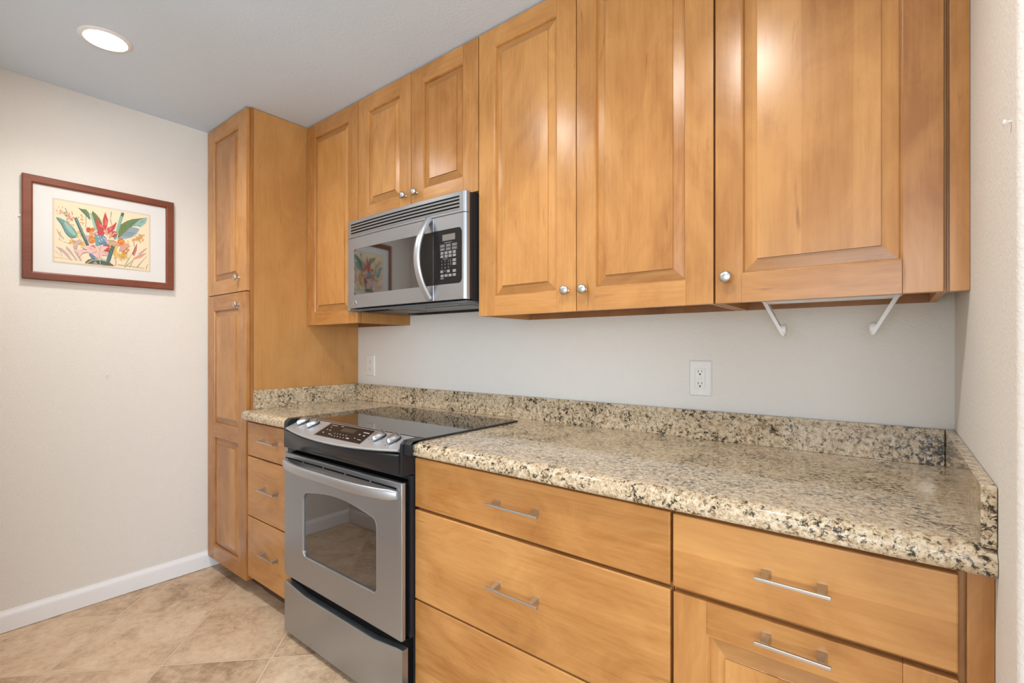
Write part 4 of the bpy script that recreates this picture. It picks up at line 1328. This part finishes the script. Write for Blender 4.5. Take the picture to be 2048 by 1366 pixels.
# underside: plate, two grease filters, lamp lens
mb = MB()
mb.box(MX0 + 0.002, MX1 - 0.002, -0.374, -0.003, 1.394, 1.4035, 0.002, 0)
for a, b in ((0.53, 0.80), (0.93, 1.20)):
    mb.box(a, b, -0.300, -0.170, 1.3925, 1.3945, 0.0006, 1)
mb.box(0.60, 1.13, -0.120, -0.040, 1.3915, 1.3945, 0.0008, 2)
for k in range(9): mb.box(0.56 + k * 0.022, 0.572 + k * 0.022, -0.362, -0.322, 1.3930, 1.3945, 0, 2)
mb.box(1.00, 1.18, -0.362, -0.322, 1.3932, 1.3945, 0.0005, 1)
mb.build('underside', ['under', 'charcoal', 'slot'], t)
def shell(mb, x0, x1, z0, z1, mat=0, right_round=False, left_round=False, cut=None, n=20):
    """bowed steel skin between x0..x1, z0..z1, wrapped back at rounded ends"""
    xs = [x0 + (x1 - x0) * k / n for k in range(n + 1)]
    path = [(x, my(x)) for x in xs]
    if right_round:
        path = [p for p in path if p[0] < x1 - 0.017]
        cx, cy = x1 - 0.016, my(x1 - 0.016) + 0.016
        path += [(cx + 0.016 * math.sin(k / 6 * PI / 2), cy - 0.016 * math.cos(k / 6 * PI / 2)) for k in range(7)] + [(x1, MY + 0.022)]
    else: path.append((x1, MY + 0.022))
    if left_round:
        path = [(x0, MY + 0.022), (x0, my(x0) + 0.003), (x0 + 0.003, my(x0))] + path[1:]
    else: path = [(x0, MY + 0.022)] + path
    e = 0.0012
    rings = [[(x, y + (e if 0 < i < len(path) - 1 else 0), z0) for i, (x, y) in enumerate(path)], [(x, y, z0 + e) for x, y in path], [(x, y, z1 - e) for x, y in path], [(x, y + (e if 0 < i < len(path) - 1 else 0), z1) for i, (x, y) in enumerate(path)]]
    mb.loops(rings, mat, True, True)
# top grille: steel band with four slots
mb = MB()
shell(mb, MX0, MX1, 1.7375, MZ1, 0, True, True)
grille = mb.build('top_grille', 'steel', t, 30)
mb = MB()
for k in range(4):
    zc = 1.7985 - k * 0.0133
    n = 16; a0, a1 = 0.508, 1.219
    front = [(a0 + (a1 - a0) * j / n) for j in range(n + 1)]
    rings = [[(x, my(x) - 0.0005, zc - 0.0029), (x, my(x) - 0.0005, zc + 0.0029), (x, my(x) + 0.012, zc + 0.0029), (x, my(x) + 0.012, zc - 0.0029)] for x in front]
    mb.loops(rings, 0, True, True)
    rings = [[(x, my(x) - 0.0016, zc - 0.0105), (x, my(x) - 0.0022, zc - 0.0060), (x, my(x) - 0.0008, zc - 0.0030), (x, my(x) + 0.004, zc - 0.0060)] for x in front]
    mb.loops(rings, 1, True, True)
mb.build('louvre', ['slot', 'steel'], grille, 30)
# door
XSP = 1.080
def skin(x0, x1, z0, z1, hole, wrap_right):
    """bowed front plate with a hole, by star-shaped rings"""
    c = ((hole[0] + hole[1]) / 2, (hole[2] + hole[3]) / 2)
    out = rrect(x0, x1, z0, z1, 0.0015, 1); inn = rrect(*hole[:4], hole[4], 5)
    ag = angles([out, inn], c, 72)
    return star(out, c, ag), star(inn, c, ag), c
def B3(P, d): return [(x, my(x) + d, z) for x, z in P]
mb = MB()
O, I, c = skin(MX0, XSP - 0.0008, MZ0, 1.7360, (0.5310, XSP - 0.0009, 1.470, 1.6815, (0.014, 0.0, 0.0, 0.014)), False)
mid = [((a + 2 * b) / 3, (d + 2 * e) / 3) for (a, d), (b, e) in zip(O, I)]
mb.loops([B3(O, 0.030), B3(O, 0.0012), B3([(c[0] + (x - c[0]) * 0.996, c[1] + (z - c[1]) * 0.992) for x, z in O], 0.0), B3(mid, 0.0), B3(I, 0.0), B3(I, 0.004)], 0, True, False)
mdoor = mb.build('door', 'steel', t, 30)
# glass follows the bow in vertical strips
def glass(x0, x1, z0, z1, rl, rr, depth, mat, name, parent):
    mb = MB(); n = 24; rings = []
    for k in range(n + 1):
        x = x0 + (x1 - x0) * k / n
        cut = 0.0
        if rl and x - x0 < rl: cut = rl - math.sqrt(max(0, rl * rl - (rl - (x - x0)) ** 2))
        if rr and x1 - x < rr: cut = rr - math.sqrt(max(0, rr * rr - (rr - (x1 - x)) ** 2))
        rings.append([(x, my(x) + depth, z0 + cut), (x, my(x) + depth, z1 - cut), (x, my(x) + depth + 0.004, z1 - cut), (x, my(x) + depth + 0.004, z0 + cut)])
    mb.loops(rings, 0, True, True)
    return mb.build(name, mat, parent, 30)
glass(0.5295, XSP - 0.075, 1.4690, 1.6825, 0.0145, 0, 0.0012, 'door_glass', 'window', mdoor)
glass(XSP - 0.0752, XSP - 0.0008, 1.4690, 1.6825, 0, 0, 0.0010, 'glass_edge', 'window_edge', mdoor)
pts, rx, ry = [], [], []
for k in range(29):
    s = k / 28; z = 1.418 + (1.737 - 1.418) * s; w = 2 * s - 1
    b = 1 - w * w
    pts.append((1.058 - 0.004 * b, my(1.058) - 0.004 - 0.058 * b, z)); rx.append(0.0160 + 0.001 * b); ry.append(0.0090)
mb = MB().tube(pts, rx, ry, 18, up=(0, -1, 0), power=0.85)
for z in (1.4235, 1.7315): mb.lathe([(0.012, 0.0), (0.011, 0.007), (0.009, 0.012)], (1.058, my(1.058), z), 'y', 16, 0, -1)
mb.build('handle', 'steel_bow', mdoor, 60)
# maker's badge: a ringed disc with a curled monogram
mb = MB(); bc = (0.543, my(0.543), 1.4315)
mb.lathe([(0.0120, 0.0), (0.0120, 0.0022), (0.0110, 0.0028), (0.0098, 0.0028), (0.0096, 0.0020), (0.0, 0.0020)], bc, 'y', 32, 0, -1)
for pts in ([(-0.005, 0.0045), (-0.001, 0.0062), (0.0025, 0.0045), (0.001, 0.0012), (-0.002, 0.0005)], [(-0.002, 0.0005), (0.0025, -0.0004), (0.004, -0.0035), (0.001, -0.0062), (-0.004, -0.0048), (-0.0055, -0.002)]):
    mb.tube([(bc[0] + a, bc[1] - 0.0022, bc[2] + b) for a, b in pts], 0.0010, 0.0008, 8, 1, up=(0, 1, 0))
mb.build('badge', ['steel_bow', 'charcoal'], mdoor, 40)
# control side: steel surround with a black keypad
mb = MB()
shell(mb, XSP + 0.0008, MX1, MZ0, 1.7360, 0, True, False, n=10)
side = mb.build('control_panel', 'steel', t, 30)
KX0, KX1, KZ0, KZ1 = XSP + 0.0009, 1.2310, 1.4705, 1.6820
mb = MB(); n = 24; rings = []
for k in range(n + 1):
    x = KX0 + (KX1 - KX0) * k / n; rr = 0.016; cut = 0.0
    if KX1 - x < rr: cut = rr - math.sqrt(max(0, rr * rr - (rr - (KX1 - x)) ** 2))
    rings.append([(x, my(x) - 0.0010, KZ0 + cut), (x, my(x) - 0.0010, KZ1 - cut), (x, my(x) + 0.003, KZ1 - cut), (x, my(x) + 0.003, KZ0 + cut)])
mb.loops(rings, 0, True, True)
def kbox(u0, u1, w0, w1, mat, h=0.0014):
    mb.add([(u0, my(u0) - h, w0), (u1, my(u1) - h, w0), (u1, my(u1) - h, w1), (u0, my(u0) - h, w1)], [(0, 1, 2, 3)], mat)
kbox(1.1310, 1.1980, 1.6385, 1.6625, 1)
# upper keys: framed oblongs with a line of print
def key(x, z, w, h, lines=1):
    for a, b, c_, d_ in ((x - w / 2, x + w / 2, z + h / 2 - 0.0009, z + h / 2), (x - w / 2, x + w / 2, z - h / 2, z - h / 2 + 0.0009), (x + w / 2 - 0.0009, x + w / 2, z - h / 2, z + h / 2), (x - w / 2, x - w / 2 + 0.0009, z - h / 2, z + h / 2)): kbox(a, b, c_, d_, 2, 0.0015)
    for i in range(lines):
        zz = z + (i - (lines - 1) / 2) * 0.0042
        kbox(x - w * 0.36, x + w * 0.34, zz - 0.0011, zz + 0.0011, 2, 0.0016)
kbox(1.143, 1.180, 1.6300, 1.6312, 2)
for z in (1.6195, 1.6060):
    for x in (1.131, 1.163, 1.195): key(x, z, 0.024, 0.0095)
for z in (1.5915, 1.5785):
    for x in (1.129, 1.151, 1.172, 1.194): key(x, z, 0.0165, 0.0090, 2)
kbox(1.134, 1.158, 1.5678, 1.5690, 2)
for r_, row in enumerate(('123', '456', '789')):
    for c_, ch in enumerate(row):
        cx_, cz_ = 1.128 + c_ * 0.0175, 1.5600 - r_ * 0.0130
        letters(mb, ch, lambda u, v, cx_=cx_, cz_=cz_: (cx_ + u, my(cx_) - 0.0016, cz_ + v), 0.0085, 2)
letters(mb, '0', lambda u, v: (1.1455 + u, my(1.1455) - 0.0016, 1.5210 + v), 0.0085, 2)
kbox(1.174, 1.1750, 1.5420, 1.5660, 2)
for x, z, w in ((1.194, 1.5600, 0.018), (1.194, 1.5460, 0.018), (1.128, 1.5200, 0.015), (1.163, 1.5200, 0.015), (1.194, 1.5190, 0.017)): key(x, z, w, 0.0095, 2)
for x in (1.130, 1.151, 1.172, 1.194): key(x, 1.5035, 0.0165, 0.0085, 2)
kbox(1.121, 1.138, 1.4940, 1.4952, 2); kbox(1.121, 1.138, 1.4910, 1.4920, 2)
mb.build('keypad', ['keypad', 'display', 'print_grey'], side, 30)

# ------------------------------------------------------------------ framed flower print on the left wall
PY0, PY1, PZ0, PZ1 = -1.366, -0.800, 1.528, 1.989
t = thing('picture_frame', 'reddish wood framed watercolour of tropical flowers on the left wall', 'picture', (XL, (PY0 + PY1) / 2, PZ0))
def yr(i, x): return [(x, PY0 + i, PZ0 + i), (x, PY1 - i, PZ0 + i), (x, PY1 - i, PZ1 - i), (x, PY0 + i, PZ1 - i)]
MB().loops([yr(0, XL + 0.004), yr(0, XL + 0.022), yr(0.003, XL + 0.0245), yr(0.028, XL + 0.0235), yr(0.033, XL + 0.0205), yr(0.0345, XL + 0.017), yr(0.0345, XL + 0.004)], 0).build('frame', 'frame', t, 20)
AY0, AY1, AZ0, AZ1 = -1.262, -0.906, 1.617, 1.899
mb = MB()
mb.box(XL + 0.0035, XL + 0.0120, PY0 + 0.012, PY1 - 0.012, PZ0 + 0.012, PZ1 - 0.012, 0, 0)
for (a, b, c_, d_), xx, mi in (((AY0 - 0.0060, AY1 + 0.0060, AZ0 - 0.0060, AZ1 + 0.0060), 0.01225, 1), ((AY0 - 0.0042, AY1 + 0.0042, AZ0 - 0.0042, AZ1 + 0.0042), 0.0125, 2), ((AY0 - 0.0020, AY1 + 0.0020, AZ0 - 0.0020, AZ1 + 0.0020), 0.01275, 1)):
    mb.add([(XL + xx, a, c_), (XL + xx, b, c_), (XL + xx, b, d_), (XL + xx, a, d_)], [(0, 1, 2, 3)], mi)
mb.build('mat_board', ['mat', 'mat_line', 'mat'], t, 0)
INK = {'cream': (240, 220, 188), 'mauve': (196, 170, 165), 'grey': (168, 158, 150), 'olive': (165, 160, 128), 'salmon': (214, 160, 138), 'rose': (200, 118, 110), 'rosepale': (196, 142, 142), 'pink': (228, 188, 180), 'dgreen': (72, 88, 66), 'dleaf': (88, 94, 78), 'green': (102, 132, 90), 'greenolive': (112, 128, 70), 'teal': (112, 156, 152), 'tealpale': (150, 186, 176), 'tealmid': (124, 168, 152), 'tealdark': (66, 100, 100), 'bluegrey': (146, 164, 176), 'blue': (92, 128, 160), 'white': (236, 232, 226), 'yellow': (222, 176, 66), 'ochre': (212, 160, 84), 'orange': (216, 120, 56), 'rust': (190, 88, 46), 'coral': (218, 134, 100), 'red': (192, 68, 66), 'redpale': (214, 116, 104)}
names = list(INK)
mats = [plain('ink_' + k, lin(*[c * 0.94 for c in INK[k]]), 0.6) for k in names]
mb = MB()
def art(pts, z, mi):
    mb.add([(XL + 0.0130 + z, AY0 + (AY1 - AY0) * min(1, max(0, u)), AZ0 + (AZ1 - AZ0) * min(1, max(0, v))) for u, v in pts], [tuple(range(len(pts)))], mi)
art([(0, 0), (1, 0), (1, 1), (0, 1)], 0, 0)
for i, (c_, *p) in enumerate(ART):
    art([(p[k] / 1000, p[k + 1] / 1000) for k in range(0, len(p), 2)], (i + 1) * 0.000006, names.index(ART_INKS[c_]))
mb.build('print', mats, t, 0, False)

# ------------------------------------------------------------------ outlets
def outlet(x, z, label):
    t = thing('wall_outlet', label, 'outlet', (x, 0.0, z), 'white outlets on the back wall')
    w, h = 0.0375, 0.0605
    mb = MB(); mb.loops([[(x - a, y, z - b), (x + a, y, z - b), (x + a, y, z + b), (x - a, y, z + b)] for a, b, y in ((w, h, -0.0004), (w, h, -0.002), (w - 0.0015, h - 0.0015, -0.0040), (w - 0.004, h - 0.004, -0.0058), (0.0172, 0.0338, -0.0060), (0.0168, 0.0334, -0.0050))], 0, True, True)
    mb.build('cover_plate', 'white', t, 25)
    mb = MB(); mb.box(x - 0.0163, x + 0.0163, -0.0075, -0.0049, z - 0.0329, z + 0.0329, 0.0008, 0)
    for s in (1, -1):
        c = z + 0.0205 * s
        mb.box(x - 0.0072, x - 0.0054, -0.0077, -0.0074, c - 0.0005, c + 0.0075, 0, 1)
        mb.box(x + 0.0054, x + 0.0070, -0.0077, -0.0074, c + 0.0005, c + 0.0070, 0, 1)
        mb.lathe([(0.0027, 0.0), (0.0027, 0.0003)], (x, -0.0074, c - 0.0065), 'y', 12, 1, -1)
    mb.box(x - 0.006, x + 0.006, -0.0084, -0.0074, z + 0.0012, z + 0.0045, 0.0003, 0)
    mb.box(x - 0.006, x + 0.006, -0.0084, -0.0074, z - 0.0045, z - 0.0012, 0.0003, 0)
    mb.build('receptacle', ['white', 'slot'], t, 25)
    for s in (1, -1): MB().lathe([(0.003, 0.0), (0.003, 0.0006), (0.0018, 0.0011)], (x, -0.0057, z + 0.048 * s), 'y', 14, 0, -1).build('screw', 'white_metal', t, 40)
    return t
o1 = outlet(1.9925, 1.120, 'white outlet under the tall wall cabinet, over the worktop right of the range')
dup(o1, (0.1275, 0.0, 1.121), 'small white outlet beside the pantry, left of the range')

# ------------------------------------------------------------------ paper towel holder under the right wall cabinet
t = thing('paper_towel_holder', 'empty white paper towel holder under the wide wall cabinet at right', 'paper towel holder', (2.366, -0.12, UB + 0.021))
mb = MB()
mb.prism([(2.199, UB + 0.0215), (2.533, UB + 0.0215), (2.524, UB + 0.0125), (2.208, UB + 0.0125)], 'y', -0.150, -0.090, 0, 0.001)
mb.box(2.212, 2.520, -0.134, -0.106, UB + 0.0075, UB + 0.0130, 0.0015)
mb.build('mounting_plate', 'white_metal', t)
for x0, x1, s in ((2.214, 2.259, 1), (2.518, 2.470, -1)):
    mb = MB()
    mb.loops([[(x0 - 0.0055, -0.140, UB + 0.014), (x0 + 0.0055, -0.140, UB + 0.014), (x0 + 0.0055, -0.100, UB + 0.014), (x0 - 0.0055, -0.100, UB + 0.014)],
              [(x1 - 0.0045, -0.134, UB - 0.078), (x1 + 0.0045, -0.134, UB - 0.078), (x1 + 0.0045, -0.106, UB - 0.078), (x1 - 0.0045, -0.106, UB - 0.078)],
              [(x1 - 0.0040 + 0.003 * s, -0.128, UB - 0.086), (x1 + 0.0040 + 0.003 * s, -0.128, UB - 0.086), (x1 + 0.0040 + 0.003 * s, -0.112, UB - 0.086), (x1 - 0.0040 + 0.003 * s, -0.112, UB - 0.086)]], 0, True, True)
    a = mb.build('arm', 'white_metal', t)
    MB().lathe([(0.0135, -0.003), (0.0150, 0.002), (0.0150, 0.008), (0.0130, 0.0115), (0.0, 0.0125)], (x1 - 0.002 * s, -0.120, UB - 0.068), 'x', 20, 0, s).build('roll_end', 'white_metal', a)

# ------------------------------------------------------------------ picture nails left in the left and right walls
def nail(loc, sx, label, grp=None):
    mb = MB().lathe([(0.0016, -0.001), (0.0016, 0.005), (0.0038, 0.0055), (0.0042, 0.0072), (0.0022, 0.0086)], loc, 'x', 14, 0, sx)
    return tag(mb.build('nail', 'white_metal'), label, 'nail', grp)
nail((XL, -1.371, 1.803), 1, 'small white nail in the wall at the left edge of the framed picture')
nail((XL, -1.072, 1.093), 1, 'small white nail in the bare left wall below the framed picture')
nail((XR, -0.760, 1.532), -1, 'small white nail near the front corner of the right wall')
